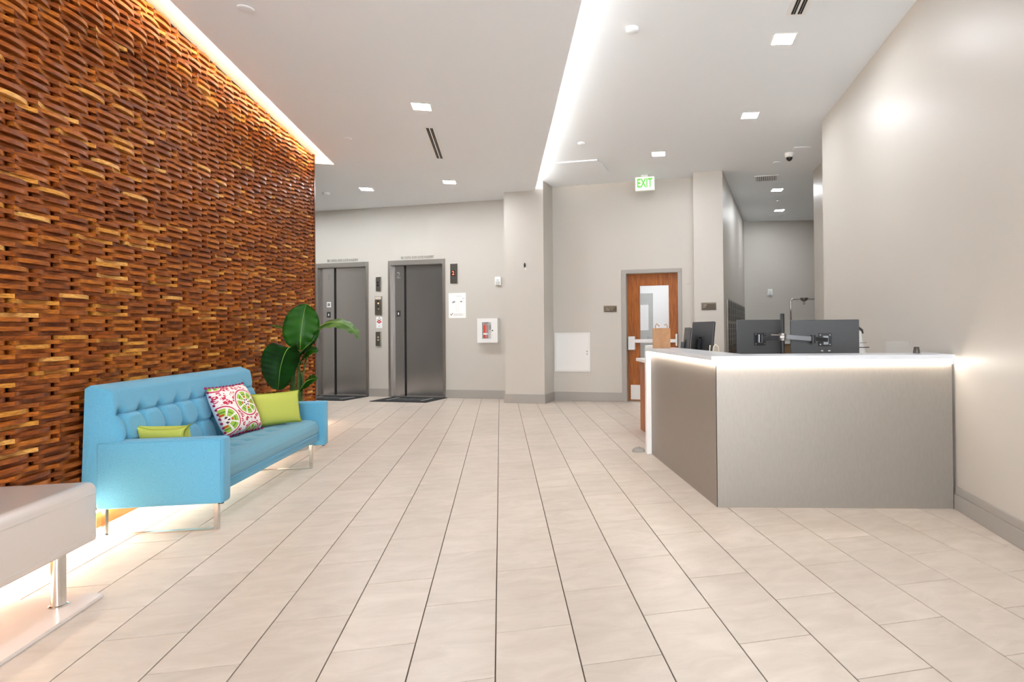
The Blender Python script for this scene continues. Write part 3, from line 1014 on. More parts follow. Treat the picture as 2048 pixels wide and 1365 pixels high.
room_sign('brown room sign with two lines of text left of the wooden door', -2.643, -2.417, 1.510, 1.615, 9.525, ['MAIL ROOM', 'LOBBY 101'])
room_sign('brown room sign with two short words right of the wooden door', -0.965, -0.732, 1.507, 1.625, 9.23, ['MAIL', 'RM.'])
# door_1: frame, leaf with vision panel, panic bar
t = bpy.data.objects.new('door_1', None); COL.objects.link(t); t.matrix_world = FAR @ T(0, 9.525, 0); t['kind'] = 'structure'; t['label'] = 'orange-brown wooden door with glass panel, push bar and taupe frame'
for a, b_ in ((-2.33, -2.248), (-1.376, -1.312)):
    bm = nb(); box(bm, a, b_, -0.02, 0.175, 0, 2.15, 0.003, 1); obj('frame_jamb', bm, M_BASE, t)
bm = nb(); box(bm, -2.33, -1.312, -0.02, 0.175, 2.15, 2.212, 0.003, 1); obj('frame_head', bm, M_BASE, t)
GL = (-2.04, -1.545, 0.70, 1.945)
bm = nb()
l0, l1_ = -2.246, -1.378
for a in ((l0, GL[0], 0.01, 2.148), (GL[1], l1_, 0.01, 2.148), (GL[0], GL[1], 0.01, GL[2]), (GL[0], GL[1], GL[3], 2.148)):
    box(bm, a[0], a[1], 0.09, 0.135, a[2], a[3])
leaf = obj('leaf', bm, M_DOORW, t)
bm = nb(); box(bm, GL[0], GL[1], 0.108, 0.114, GL[2], GL[3]); obj('pane', bm, M_GLASS, leaf)
bm = nb(); box(bm, l0 + 0.04, l1_ - 0.01, 0.086, 0.0895, 0.03, 0.275); obj('kick_plate', bm, M_ALU, leaf)
k = obj('push_bar', (lambda b: (box(b, -2.14, -1.40, 0.03, 0.07, 0.985, 1.045, 0.008, 2), b)[1])(nb()), M_ALU, t)
bm = nb(); box(bm, -2.235, -2.115, 0.02, 0.0895, 0.865, 1.095, 0.012, 2); obj('latch_head', bm, M_ALU, k)
bm = nb(); box(bm, -1.43, -1.395, 0.02, 0.0895, 0.93, 1.13, 0.01, 2); obj('end_bracket', bm, M_ALU, k)
# room behind the door glass
bm = nb()
box(bm, -3.5, -1.08, 11.5, 11.6, 0, 3.0)
box(bm, -3.6, -3.5, 9.71, 11.6, 0, 3.0)
struct('wall_office', bm, M_ROOMW, FAR)
bm = nb(); box(bm, -3.5, -1.08, 9.72, 11.5, 2.9, 3.0); struct('ceiling_office', bm, M_ROOMW, FAR)
d2 = bpy.data.objects.new('door_2', None); COL.objects.link(d2); d2.matrix_world = FAR @ T(-2.6, 11.5, 0); d2['kind'] = 'structure'; d2['label'] = 'pale grey door with a narrow window seen through the door glass'
bm = nb()
for a in ((-0.45, 0.10, 0.0, 1.93), (0.35, 0.43, 0.0, 1.93), (0.10, 0.35, 0.0, 1.19), (0.10, 0.35, 1.72, 1.93)):
    box(bm, a[0], a[1], -0.05, -0.005, a[2], a[3])
obj('leaf', bm, M_GREYD, d2)
bm = nb(); box(bm, 0.10, 0.35, -0.03, -0.02, 1.19, 1.72); obj('pane', bm, M_ROOMW, d2)
bm = nb(); tube(bm, [(0.33, -0.05, 1.04), (0.33, -0.09, 1.04), (0.40, -0.09, 1.06)], 0.012, 8); obj('handle', bm, M_CHROME, d2)
t = thing('office_light', 'square ceiling light in the room seen through the door glass', 'ceiling light', M=FAR @ T(-1.9, 10.4, 2.9))
bm = nb(); box(bm, -0.3, 0.3, -0.3, 0.3, -0.012, -0.002); obj('lens', bm, mat('office_lens', (1, 1, 1, 1), 0.5, emit=(0.93, 0.97, 1.0, 1), estr=3.0), t)

# ================================================================== MAILBOXES
P0 = far(-0.614, 9.23); P1 = far(-0.43, 13.9)
dv = (P1 - P0).normalized()
ML = Matrix(((dv.x, -dv.y, 0, P0.x), (dv.y, dv.x, 0, P0.y), (0, 0, 1, 0), (0, 0, 0, 1)))   # x along the corridor, -y into the corridor
t = thing('mailbox_bank', 'bank of dark bronze mailbox doors along the corridor wall', 'mailbox', M=ML)
bm = nb(); box(bm, 0.40, 4.15, -0.03, -0.002, 0.45, 1.70, 0.004, 1); obj('surround', bm, M_MAILF, t)
NC = 9
cw = 3.65 / NC
mb = {}
for c in range(NC):
    for k in range(12):
        big = k >= 9
        z0 = 0.50 + k * 0.089 if not big else 1.34 + (k - 9) * 0.113
        hh = 0.080 if not big else 0.105
        if big not in mb:
            bm = nb(); box(bm, 0.03, cw - 0.03, -0.008, 0, 0, hh, 0.002, 1)
            me = bpy.data.meshes.new('mail_door'); bm.to_mesh(me); bm.free(); me.materials.append(M_MAIL); mb[big] = me
        o = bpy.data.objects.new('mail_door', mb[big]); COL.objects.link(o); o.parent = t
        o.location = (0.45 + c * cw, -0.0305, z0)

# ================================================================== CORRIDOR THINGS
t = thing('base_cabinet', 'brown base cabinet with a pale top against the corridor end wall', 'cabinet', M=RT @ T(2.90, 13.25, 0))
bm = nb(); box(bm, -0.75, 0.75, -0.30, 0.37, 0, 0.86, 0.003, 1); obj('body', bm, mat('cabinet_brown', rgb(150, 118, 84), 0.5, var=0.2, scale=6, stretch=(1, 1, 6)), t)
bm = nb(); box(bm, -0.77, 0.77, -0.33, 0.37, 0.86, 0.90, 0.003, 1); obj('worktop', bm, M_WHITE, t)
for x in (-0.5, 0, 0.5):
    bm = nb(); box(bm, x - 0.235, x + 0.235, -0.32, -0.301, 0.08, 0.83, 0.002, 1); obj('door', bm, MATS['cabinet_brown'], t)
t = thing('luggage_rail', 'chrome rail with a hanging hook standing in the corridor behind the monitors', 'luggage cart', M=RT @ T(2.60, 10.6, 0))
bm = nb()
tube(bm, [(-0.235, 0, 0.16), (-0.235, 0, 1.69), (-0.228, 0, 1.718), (-0.20, 0, 1.726), (0.20, 0, 1.726), (0.228, 0, 1.718), (0.235, 0, 1.69), (0.235, 0, 0.16)], 0.014, 10)
obj('tube_frame', bm, M_CHROME, t, smooth=True)
bm = nb(); lathe(bm, [(0, -0.035), (0.03, -0.03), (0.065, 0.0), (0.07, 0.02), (0.07, 0.035), (0, 0.035)], (0, 0, 1.715), 16); obj('bracket', bm, M_BRONZE, t)
bm = nb(); ball(bm, (0, 0, 1.645), 0.024, 10); tube(bm, [(0, 0, 1.66), (0, 0, 1.69)], 0.006, 6); obj('hook_ball', bm, M_CHROME, t, smooth=True)
bm = nb(); box(bm, -0.27, 0.27, -0.45, 0.45, 0.10, 0.16, 0.01, 2); obj('deck', bm, M_BRONZE, t)
for x in (-0.22, 0.22):
    for y in (-0.38, 0.38):
        bm = nb(); lathe(bm, [(0, -0.02), (0.05, -0.02), (0.05, 0.02), (0, 0.02)], (0, 0, 0), 14, T(x, y, 0.05) @ Matrix.Rotation(R(90), 4, 'Y')); obj('wheel', bm, M_BLACK, t)

# ================================================================== RECEPTION DESK
desk = thing('reception_desk', 'champagne metal front reception desk with glowing white counter', 'desk', (1.431, 3.762, 0))
DI = T(-1.431, -3.762, 0)      # desk parts are laid out in world axes
A = Vector((1.385, (3.95 - 0.2656 * 1.385) / 0.9641, 0))
Bp, Cp = rt(1.950, 3.95), rt(1.950, 4.25)
Dp = Vector((1.70, (4.25 - 0.2656 * 1.70) / 0.9641, 0))
bm = nb()
prism(bm, [A.xy, Bp.xy, Cp.xy, Dp.xy, (1.70, 5.57), (1.385, 5.57)], 1.002, 1.032, DI)
bmesh.ops.bevel(bm, geom=[e for e in bm.edges], offset=0.002, segments=1, affect='EDGES')
obj('countertop', bm, M_QUARTZ, desk)
bm = nb(); box(bm, 1.385, 1.70, 5.512, 5.57, 0, 1.001, 0.002, 1, DI); obj('end_panel', bm, M_WHITE, desk)
# front and side panels
f0 = Vector((1.432, (4.0 - 0.2656 * 1.432) / 0.9641, 0))
bm = nb(); prism(bm, [(f0.x + 0.004, f0.y), rt(1.950, 4.0).xy, rt(1.950, 4.03).xy, (f0.x + 0.034, f0.y + 0.02)], 0.0, 0.999, DI); obj('front_panel', bm, M_CHAMP, desk)
bm = nb(); prism(bm, [(1.432, f0.y + 0.004), (1.458, f0.y + 0.03), (1.458, 5.511), (1.432, 5.511)], 0.0, 0.999, DI); obj('side_panel', bm, M_CHAMP, desk)
# light strip under the counter
g0, g1 = Vector((1.405, (3.972 - 0.2656 * 1.405) / 0.9641, 0)), Vector((1.422, (3.99 - 0.2656 * 1.422) / 0.9641, 0))
bm = nb(); prism(bm, [g0.xy, rt(1.945, 3.972).xy, rt(1.945, 3.99).xy, g1.xy, (1.422, 5.505), (1.405, 5.505)], 0.968, 1.0015, DI); obj('light_strip', bm, M_LEDDESK, desk)
# inner worktop and wood back
bm = nb(); prism(bm, [(1.47, 3.9), rt(1.93, 4.05).xy, rt(1.93, 5.3).xy, (2.15, rt(0, 5.3).y - 0.55), (2.15, 5.5), (1.47, 5.5)], 0.715, 0.75, DI); obj('worktop', bm, M_WHITE, desk)
for x0, y0 in ((1.95, 4.6), (1.75, 5.1)):
    bm = nb(); box(bm, x0, x0 + 0.38, y0, y0 + 0.38, 0.0, 0.714, 0.003, 1, DI); obj('drawer_unit', bm, M_DOORW, desk)

t = thing('side_cabinet', 'orange wood cabinet with a white top behind the desk end panel', 'cabinet', (1.655, 6.35, 0))
bm = nb(); box(bm, 0, 0.6, 0, 0.55, 0, 0.83, 0.002, 1); obj('body', bm, M_DOORW, t)
bm = nb(); box(bm, -0.045, 0.62, -0.02, 0.57, 0.83, 0.866, 0.003, 1); obj('top', bm, M_WHITE, t)
bm = nb(); box(bm, 0.03, 0.57, -0.015, -0.0005, 0.08, 0.8, 0.002, 1); obj('door', bm, M_DOORW, t)
t = thing('paper_tray', 'white tray with papers on the side cabinet behind the desk end', 'tray', (1.68, 6.55, 0.866))
bm = nb(); box(bm, 0, 0.22, -0.1, 0.15, 0, 0.055, 0.004, 1); obj('lower_tray', bm, M_WPLAST, t)
bm = nb(); box(bm, 0.01, 0.22, -0.1, 0.15, 0.0555, 0.11, 0.004, 1); obj('upper_tray', bm, M_WPLAST, t)
bm = nb(); box(bm, -0.01, 0.2, -0.11, 0.14, 0.1105, 0.16, 0.001, 1); obj('paper_stack', bm, M_PAPER, t)
t = thing('floor_disc', 'grey round base plate on the floor at the foot of the desk end panel', 'floor plate', (1.335, 5.66, 0))
bm = nb(); lathe(bm, [(0, 0.035), (0.045, 0.033), (0.062, 0.02), (0.065, 0.0)], seg=24); obj('disc', bm, M_GREYR, t, smooth=True)
bm = nb(); lathe(bm, [(0, 0.045), (0.012, 0.045), (0.014, 0.036)], seg=12); obj('cap', bm, M_FRAME, t)

# paper bag on the counter
t = thing('paper_bag', 'brown kraft paper bag with twisted handles standing on the desk', 'bag', (1.515, 5.42, 1.0325), R(-12))
def bag_pt(u, v):
    a = u * 2 * math.pi
    return None
bm = nb()
w, d_, h = 0.083, 0.05, 0.19
bot = [(-w, -d_), (0, -d_ * 0.45), (w, -d_), (w, 0), (w, d_), (0, d_), (-w, d_), (-w, 0)]
top = [(-w, -d_), (0, d_ * 0.05), (w, -d_), (w * 0.86, 0), (w, d_), (0, d_ * 0.6), (-w, d_), (-w * 0.86, 0)]
vb = [bm.verts.new((x, y, 0)) for x, y in bot]
vt = [bm.verts.new((x, y, h + 0.004 * (i % 2))) for i, (x, y) in enumerate(top)]
vi = [bm.verts.new((x * 0.95, y * 0.9, h)) for x, y in top]
vj = [bm.verts.new((x * 0.95, y * 0.9, 0.02)) for x, y in bot]
for i in range(8):
    k = (i + 1) % 8
    bm.faces.new((vb[i], vb[k], vt[k], vt[i])); bm.faces.new((vt[i], vt[k], vi[k], vi[i])); bm.faces.new((vi[i], vi[k], vj[k], vj[i]))
bm.faces.new(vb[::-1]); bm.faces.new(vj)
obj('bag_body', bm, M_KRAFT, t)
for y in (-d_ * 0.7, d_ * 0.75):
    bm = nb(); tube(bm, [(-0.058, y, h - 0.03), (-0.058, y, h + 0.025), (-0.045, y, h + 0.045), (-0.02, y + 0.004, h + 0.02)] if y < 0 else [(0.058, y, h - 0.03), (0.06, y, h + 0.02), (0.052, y, h + 0.042), (0.03, y, h + 0.03)], 0.0045, 7); obj('handle', bm, M_KRAFT, t, smooth=True)


def monitor(label, M, w, h, stand=True, arm=None):
    t = thing('monitor', label, 'monitor', M=M)
    bm = nb(); box(bm, -w / 2, w / 2, -0.018, 0.0, 0, h, 0.006, 2); k = obj('back_shell', bm, M_MON, t)
    bm = nb(); box(bm, -w / 2 + 0.004, w / 2 - 0.004, 0.0005, 0.008, 0.004, h - 0.004, 0.002, 1); obj('screen', bm, mat('screen_glass', (0.02, 0.02, 0.022, 1), 0.12), t)
    bm = nb(); box(bm, -0.055, 0.055, -0.026, -0.0185, h / 2 - 0.055, h / 2 + 0.055, 0.003, 1); obj('mount_plate', bm, M_BLACK, k)
    for sx in (-0.04, 0.04):
        for sz in (-0.04, 0.04):
            bm = nb(); lathe(bm, [(0, 0.002), (0.006, 0.002), (0.006, 0)], (0, 0, 0), 8, T(sx, -0.0265, h / 2 + sz) @ Matrix.Rotation(R(90), 4, 'X')); obj('screw', bm, M_FRAME, k)
    if stand:
        bm = nb(); box(bm, -0.02, 0.02, -0.06, -0.0265, -0.12, h / 2 + 0.03, 0.004, 1); obj('stand_neck', bm, M_BLACK, t)
        bm = nb(); box(bm, -0.07, 0.07, -0.085, 0.02, -0.135, -0.12, 0.004, 1); obj('stand_foot', bm, M_BLACK, t)
    return t


MT = 5.03
m1 = monitor('dark monitor seen from behind on the swing arm, the left of the two large ones', RT @ T(0.86, MT + 0.05, 0.955) @ Matrix.Rotation(R(14), 4, 'Z'), 0.42, 0.335, stand=False)
m2 = monitor('dark monitor seen from behind on the swing arm, the right of the two large ones', RT @ T(1.40, MT, 0.945), 0.575, 0.338, stand=False)
bm = nb(); box(bm, -0.1, 0.0, -0.0192, -0.0185, 0.028, 0.045); obj('label_strip', bm, M_FRAME, m2)
for x in (-0.025, 0.035):
    bm = nb(); ball(bm, (x, -0.02, 0.075), 0.007, 8, 1.6, 0.6, 0.7); obj('badge', bm, M_WPLAST, m2)
t = thing('dual_monitor_stand', 'black pole monitor stand with two jointed grey arms', 'monitor arm', M=RT @ T(1.022, MT - 0.13, 0.7505))
bm = nb(); lathe(bm, [(0, 0), (0.05, 0), (0.05, 0.012), (0.0185, 0.02), (0.0185, 0.58), (0.015, 0.585), (0, 0.585)], seg=18); obj('pole', bm, M_BLACK, t, smooth=True, angle=40)
AZ = 0.392
bm = nb(); lathe(bm, [(0.0186, AZ - 0.03), (0.03, AZ - 0.03), (0.03, AZ + 0.03), (0.0186, AZ + 0.03)], seg=18); box(bm, -0.03, 0.01, -0.042, -0.02, AZ - 0.012, AZ + 0.012, 0.003, 1); obj('clamp_collar', bm, M_FRAME, t)
m_arm = mat('arm_grey', (0.30, 0.31, 0.33, 1), 0.35, 0.7)


def arm_bar(pts, nm, hgt, m):
    (x0, y0, z0), (x1, y1, z1) = pts
    L = math.hypot(x1 - x0, y1 - y0)
    M = T(x0, y0, z0) @ Matrix.Rotation(math.atan2(y1 - y0, x1 - x0), 4, 'Z') @ Matrix.Rotation(-math.atan2(z1 - z0, L), 4, 'Y')
    bm = nb(); box(bm, 0, L, -0.014, 0.014, -hgt / 2, hgt / 2, 0.004, 1, M); return obj(nm, bm, m, t)


arm_bar(((0.02, -0.03, AZ), (0.235, 0.0, AZ - 0.018)), 'arm_segment', 0.038, m_arm)
bm = nb(); lathe(bm, [(0, -0.035), (0.021, -0.035), (0.021, 0.033), (0, 0.033)], (0.25, 0.0, AZ - 0.02), 16); obj('joint', bm, M_BLACK, t)
arm_bar(((0.26, 0.0, AZ - 0.02), (0.385, 0.07, AZ - 0.03)), 'arm_segment', 0.036, M_BLACK)
bm = nb(); box(bm, 0.355, 0.40, 0.078, 0.10, AZ - 0.07, AZ + 0.005, 0.004, 1); obj('tilt_head', bm, m_arm, t)
arm_bar(((-0.02, 0.0, AZ + 0.012), (-0.09, 0.03, AZ + 0.016)), 'arm_segment', 0.012, M_CHROME)
arm_bar(((-0.02, 0.0, AZ - 0.005), (-0.15, 0.06, AZ - 0.012)), 'arm_segment', 0.034, M_BLACK)
bm = nb(); lathe(bm, [(0, -0.035), (0.021, -0.035), (0.021, 0.033), (0, 0.033)], (-0.155, 0.07, AZ - 0.012), 16); obj('joint', bm, M_BLACK, t)
bm = nb(); box(bm, -0.185, -0.15, 0.075, 0.12, AZ - 0.05, AZ + 0.02, 0.004, 1); obj('tilt_head', bm, m_arm, t)

monitor('small dark monitor turned away on a stand behind the counter, beside the edge-on one', T(1.87, 5.30, 0.885) @ Matrix.Rotation(R(-81), 4, 'Z') @ Matrix.Rotation(R(-6), 4, 'X'), 0.42, 0.40)
monitor('small dark monitor seen nearly edge-on behind the paper bag side', T(1.735, 5.36, 0.885) @ Matrix.Rotation(R(-101), 4, 'Z') @ Matrix.Rotation(R(-6), 4, 'X'), 0.36, 0.345, stand=True)
t = thing('cable_loop', 'cream cable looping up at the counter corner', 'cable', (1.765, 4.70, 0.7505))
bm = nb(); tube(bm, [(0.0, 0.0, 0.0), (0.0, 0, 0.25), (0.01, 0.0, 0.315), (0.03, 0.0, 0.33), (0.05, 0.0, 0.31), (0.058, 0.0, 0.25), (0.06, 0.0, 0.0)], 0.005, 8); obj('cable', bm, M_PEACH, t, smooth=True)
bm = nb(); tube(bm, [(-0.03, 0.0, 0.0), (-0.03, 0, 0.25), (-0.022, 0.0, 0.325)], 0.005, 8); obj('cable_end', bm, M_PEACH, t, smooth=True)

# tote bag, acrylic stand, small jar
t = thing('tote_bag', 'pale canvas tote with a black handle behind the right large monitor', 'bag', M=RT @ T(1.755, 5.28, 0.7505))
bm = nb()
def tote(u, v):
    a = u * 2 * math.pi
    w = 0.085 - 0.035 * v ** 1.5
    return Vector((w * math.copysign(abs(math.cos(a)) ** 0.6, math.cos(a)) + 0.012 * math.sin(5 * v), 0.05 * (1 - 0.4 * v) * math.copysign(abs(math.sin(a)) ** 0.7, math.sin(a)), 0.43 * v + 0.004 * math.sin(3 * a) * v))
vs = grid(bm, tote, 25, 10)
bmesh.ops.remove_doubles(bm, verts=bm.verts, dist=0.0005)
bm.faces.new([v for v in bm.verts if v.co.z < 0.001][:0] or [bm.verts.new((-.08, -.04, 0.001)), bm.verts.new((.08, -.04, 0.001)), bm.verts.new((.08, .04, 0.001)), bm.verts.new((-.08, .04, 0.001))])
obj('bag_body', bm, M_TOTE, t, smooth=True)
bm = nb(); tube(bm, [(-0.045, 0, 0.42), (-0.02, 0.0, 0.455), (0.02, 0.0, 0.46), (0.045, 0.0, 0.44), (0.05, 0, 0.41)], 0.011, 8); obj('handle', bm, M_INKD, t, smooth=True)
bm = nb(); box(bm, -0.07, 0.088, -0.056, -0.05, 0.285, 0.292); obj('stripe', bm, M_INKD, t)
for i in range(5):
    bm = nb(); x = 0.01 + i * 0.012; box(bm, x, x + 0.006, -0.056, -0.05, 0.325, 0.333); obj('print', bm, M_INK, t)
t = thing('acrylic_holder', 'clear acrylic sheet holder standing on the counter near the right wall', 'sign holder', M=RT @ T(1.668, 4.17, 1.0322))
bm = nb(); box(bm, -0.085, 0.085, -0.003, 0.003, 0.0045, 0.085, 0.001, 1); obj('sheet', bm, M_ACRYL, t)
bm = nb(); box(bm, -0.085, 0.085, -0.03, 0.03, 0, 0.004, 0.001, 1); obj('foot', bm, M_ACRYL, t)
bm = nb(); ball(bm, (0.072, -0.006, 0.066), 0.0045, 8); obj('stud', bm, M_CHROME, t)
t = thing('small_jar', 'tiny smoked glass jar on the counter near the right wall', 'jar', M=RT @ T(1.79, 4.16, 1.0322))
bm = nb(); lathe(bm, [(0, 0.0), (0.023, 0.0), (0.024, 0.004), (0.018, 0.036), (0.017, 0.040), (0.015, 0.040), (0.016, 0.034), (0.021, 0.006), (0, 0.005)], seg=20); obj('glass', bm, mat('smoked_glass', (0.12, 0.10, 0.08, 1), 0.08, alpha=0.75), t, smooth=True, angle=40)
bm = nb(); lathe(bm, [(0.0172, 0.0405), (0.018, 0.041), (0.018, 0.044), (0.0, 0.044)], seg=20); obj('rim', bm, M_INKD, t)

# ================================================================== SOFA
SO = T(-1.726, 4.07, 0) @ Matrix.Rotation(R(-2.5), 4, 'Z')
# local: x = -depth (front at x=0, back at x=-0.72), y = along
sofa = thing('sofa', 'light blue tufted sofa on chrome legs before the wood wall', 'sofa', M=SO)
LA = 1.95


def rounded(bm, x0, x1, y0, y1, z0, z1, r=0.02, seg=3):
    box(bm, x0, x1, y0, y1, z0, z1, r, seg)


for nm, y0, y1 in (('near', 0.0, 0.105), ('far', LA - 0.105, LA)):
    bm = nb(); rounded(bm, -0.64, 0.05, y0, y1, 0.165, 0.572, 0.018, 3)
    o = obj('armrest', bm, M_FABRIC, sofa, smooth=True)
    bm = nb()
    yy = y0 if nm == 'near' else y1
    for zz in (0.556,):
        tube(bm, [(0.036, yy, 0.18), (0.036, yy, zz), (0.02, yy, 0.572 - 0.006), (-0.62, yy, 0.572 - 0.006)], 0.0035, 6)
    obj('piping', bm, M_FABRIC, o)
# seat base rail
bm = nb(); rounded(bm, -0.62, -0.005, 0.108, LA - 0.108, 0.21, 0.272, 0.012, 2); obj('seat_base', bm, M_FABRIC, sofa, smooth=True, angle=50)
# seat cushion, tufted
SY0, SY1 = 0.11, LA - 0.11
btn_v = [0.075 + 0.196 * i for i in range(10)]


def seat_fn(u, v):
    # u along, v from front bottom round the top to back
    y = SY0 + (SY1 - SY0) * u
    prof = [(-0.005, 0.274), (0.0, 0.30), (0.0, 0.345), (-0.012, 0.38), (-0.05, 0.405), (-0.10, 0.412), (-0.2, 0.415), (-0.3, 0.415), (-0.4, 0.412), (-0.5, 0.408), (-0.56, 0.40)]
    f = v * (len(prof) - 1)
    i = min(int(f), len(prof) - 2)
    t_ = f - i
    x = prof[i][0] * (1 - t_) + prof[i + 1][0] * t_
    z = prof[i][1] * (1 - t_) + prof[i + 1][1] * t_
    if z > 0.38:
        for r_ in (-0.17, -0.36):
            for b_ in btn_v:
                q = ((x - r_) ** 2 + (y - b_) ** 2)
                z -= 0.016 * math.exp(-q / 0.0012)
            z -= 0.006 * math.exp(-((x - r_) / 0.018) ** 2)
        for b_ in btn_v:
            if -0.40 < x < -0.12:
                z -= 0.006 * math.exp(-((y - b_) / 0.015) ** 2)
    if u < 0.012 or u > 0.988:
        z = min(z, 0.395)
    return Vector((x, y, z))


bm = nb()
grid(bm, seat_fn, 130, 56)
vs0 = [v for v in bm.verts]
# closing underside
a_ = [bm.verts.new(p) for p in ((-0.005, SY0, 0.274), (-0.56, SY0, 0.274), (-0.56, SY1, 0.274), (-0.005, SY1, 0.274))]
bm.faces.new(a_[::-1])
seat = obj('seat_cushion', bm, M_FABRIC2, sofa, smooth=True, angle=60)
for k, yy in enumerate((SY0, SY1)):
    bm = nb()
    prof = [(-0.005, 0.274), (0.0, 0.30), (0.0, 0.345), (-0.012, 0.38), (-0.05, 0.395), (-0.56, 0.395), (-0.56, 0.274)]
    fv = [bm.verts.new((x, yy, z)) for x, z in prof]
    bm.faces.new(fv if k == 0 else fv[::-1])
    obj('side_gusset', bm, M_FABRIC2, seat)
bm = nb(); tube(bm, [(0.002, SY0 + 0.005, 0.276), (0.002, SY1 - 0.005, 0.276)], 0.004, 6); obj('seam', bm, M_FABRIC, seat)
# backrest, tufted
BY0, BY1 = 0.004, LA - 0.10
row1, row2 = 0.725, 0.555


def back_front(u, v):
    y = BY0 + (BY1 - BY0) * u
    z = 0.40 + 0.50 * v
    x = -0.475 - 0.10 * v          # reclines
    zz = z
    h = 0.0
    for b_ in btn_v:
        for r_, amp in ((row1, 0.034), (row2, 0.034)):
            q = (y - b_) ** 2 + (zz - r_) ** 2
            h -= amp * math.exp(-q / 0.0011)
        if zz < row1:
            h -= 0.014 * math.exp(-((y - b_) / 0.012) ** 2)
        else:
            h -= 0.012 * math.exp(-((y - b_) / 0.02) ** 2) * max(0, 1 - (zz - row1) / 0.1)
    for r_ in (row1, row2):
        h -= 0.013 * math.exp(-((zz - r_) / 0.010) ** 2)
    if zz < row1:
        h += 0.012
    e = min(u, 1 - u) * (BY1 - BY0)
    fade = min(1, e / 0.06)
    x += h * fade
    # rounded edges
    x -= 0.03 * (1 - min(1, e / 0.03)) ** 2
    top = max(0, (v - 0.93) / 0.07)
    x -= 0.05 * top * top
    return Vector((x, y, z + 0.0))


bm = nb()
fr = grid(bm, back_front, 170, 64)
# back side and rim
NB = 170
bk_t = [bm.verts.new((-0.70, max(BY0 + 0.01, min(BY1 - 0.01, fr[i][-1].co.y)), 0.892)) for i in range(NB)]
md_t = [bm.verts.new((-0.66, fr[i][-1].co.y, 0.912)) for i in range(NB)]
bk_b = [bm.verts.new((-0.715, fr[i][0].co.y, 0.20)) for i in range(NB)]
fb = [bm.verts.new((-0.55, fr[i][0].co.y, 0.20)) for i in range(NB)]
for i in range(NB - 1):
    bm.faces.new((fr[i][-1], fr[i + 1][-1], md_t[i + 1], md_t[i]))
    bm.faces.new((md_t[i], md_t[i + 1], bk_t[i + 1], bk_t[i]))
    bm.faces.new((bk_t[i], bk_t[i + 1], bk_b[i + 1], bk_b[i]))
    bm.faces.new((fb[i], fb[i + 1], fr[i + 1][0], fr[i][0]))
    bm.faces.new((bk_b[i], bk_b[i + 1], fb[i + 1], fb[i]))
for i in (0, NB - 1):
    loop = [v for v in fr[i]] + [md_t[i], bk_t[i], bk_b[i], fb[i]]
    bm.faces.new(loop if i else loop[::-1])
bmesh.ops.recalc_face_normals(bm, faces=bm.faces)
back = obj('backrest', bm, M_FABRIC, sofa, smooth=True, angle=50)
for r_ in (row1, row2):
    for b_ in btn_v:
        if not (BY0 + 0.05 < b_ < BY1 - 0.05):
            continue
        v = (r_ - 0.40) / 0.5
        p = back_front((b_ - BY0) / (BY1 - BY0), v)
        bm = nb(); ball(bm, (p.x + 0.004, p.y, p.z), 0.011, 8, 0.5, 1, 1); obj('button', bm, M_FABRIC, back, smooth=True)
# sled legs
for y in (0.035, 1.64):
    o = nb()
    W_ = 0.026
    t_ = 0.006
    box(o, -0.012 - 0.0, 0.012, y - W_ / 2 + 0.0, y + W_ / 2, 0.0, 0.166 if y < 0.5 else 0.212)
    box(o, -0.62, -0.598, y - W_ / 2, y + W_ / 2, 0.0, 0.166 if y < 0.5 else 0.212)
    box(o, -0.598, -0.012, y - W_ / 2, y + W_ / 2, 0.0, 0.010)
    obj('sled_leg', o, M_CHROME, sofa)
for y in (0.05, LA - 0.05):
    bm = nb(); lathe(bm, [(0, 0), (0.012, 0), (0.012, 0.01), (0, 0.01)], (0.02, y, 0.155), 10); obj('glide', bm, M_INKD, sofa)


# ------------------------------------------------------------------ cushions
def pillow_mesh(w, h, t, n=22, pinch=0.06):
    bm = nb()
    uvl = bm.loops.layers.uv.new('UVMap')

    def pt(u, v, s):
        a, b_ = u * 2 - 1, v * 2 - 1
        f = max(0, (1 - a ** 4)) ** 0.55 * max(0, (1 - b_ ** 4)) ** 0.55
        ex = 1 - pinch * (1 - abs(b_) ** 3) * abs(a) ** 6 * 0.8
        ez = 1 - pinch * (1 - abs(a) ** 3) * abs(b_) ** 6 * 0.8
        return Vector((a * w / 2 * ex, -s * t / 2 * f, b_ * h / 2 * ez))
    front = [[bm.verts.new(pt(i / n, j / n, 1)) for j in range(n + 1)] for i in range(n + 1)]
    back_ = [[front[i][j] if i in (0, n) or j in (0, n) else bm.verts.new(pt(i / n, j / n, -1)) for j in range(n + 1)] for i in range(n + 1)]
    for i in range(n):
        for j in range(n):
            f = bm.faces.new((front[i][j], front[i + 1][j], front[i + 1][j + 1], front[i][j + 1]))
            for l, (a, b_) in zip(f.loops, ((i, j), (i + 1, j), (i + 1, j + 1), (i, j + 1))):
                l[uvl].uv = (a / n, b_ / n)
            f = bm.faces.new((back_[i][j], back_[i][j + 1], back_[i + 1][j + 1], back_[i + 1][j]))
            f.material_index = 1
            for l in f.loops:
                l[uvl].uv = (0.3, 0.62)
    return bm


def edge_pts(w, h, n=16):
    P = []
    for i in range(n): P.append((-w / 2 + w * i / n, -h / 2))
    for i in range(n): P.append((w / 2, -h / 2 + h * i / n))
    for i in range(n): P.append((w / 2 - w * i / n, h / 2))
    for i in range(n): P.append((-w / 2, h / 2 - h * i / n))
    return P


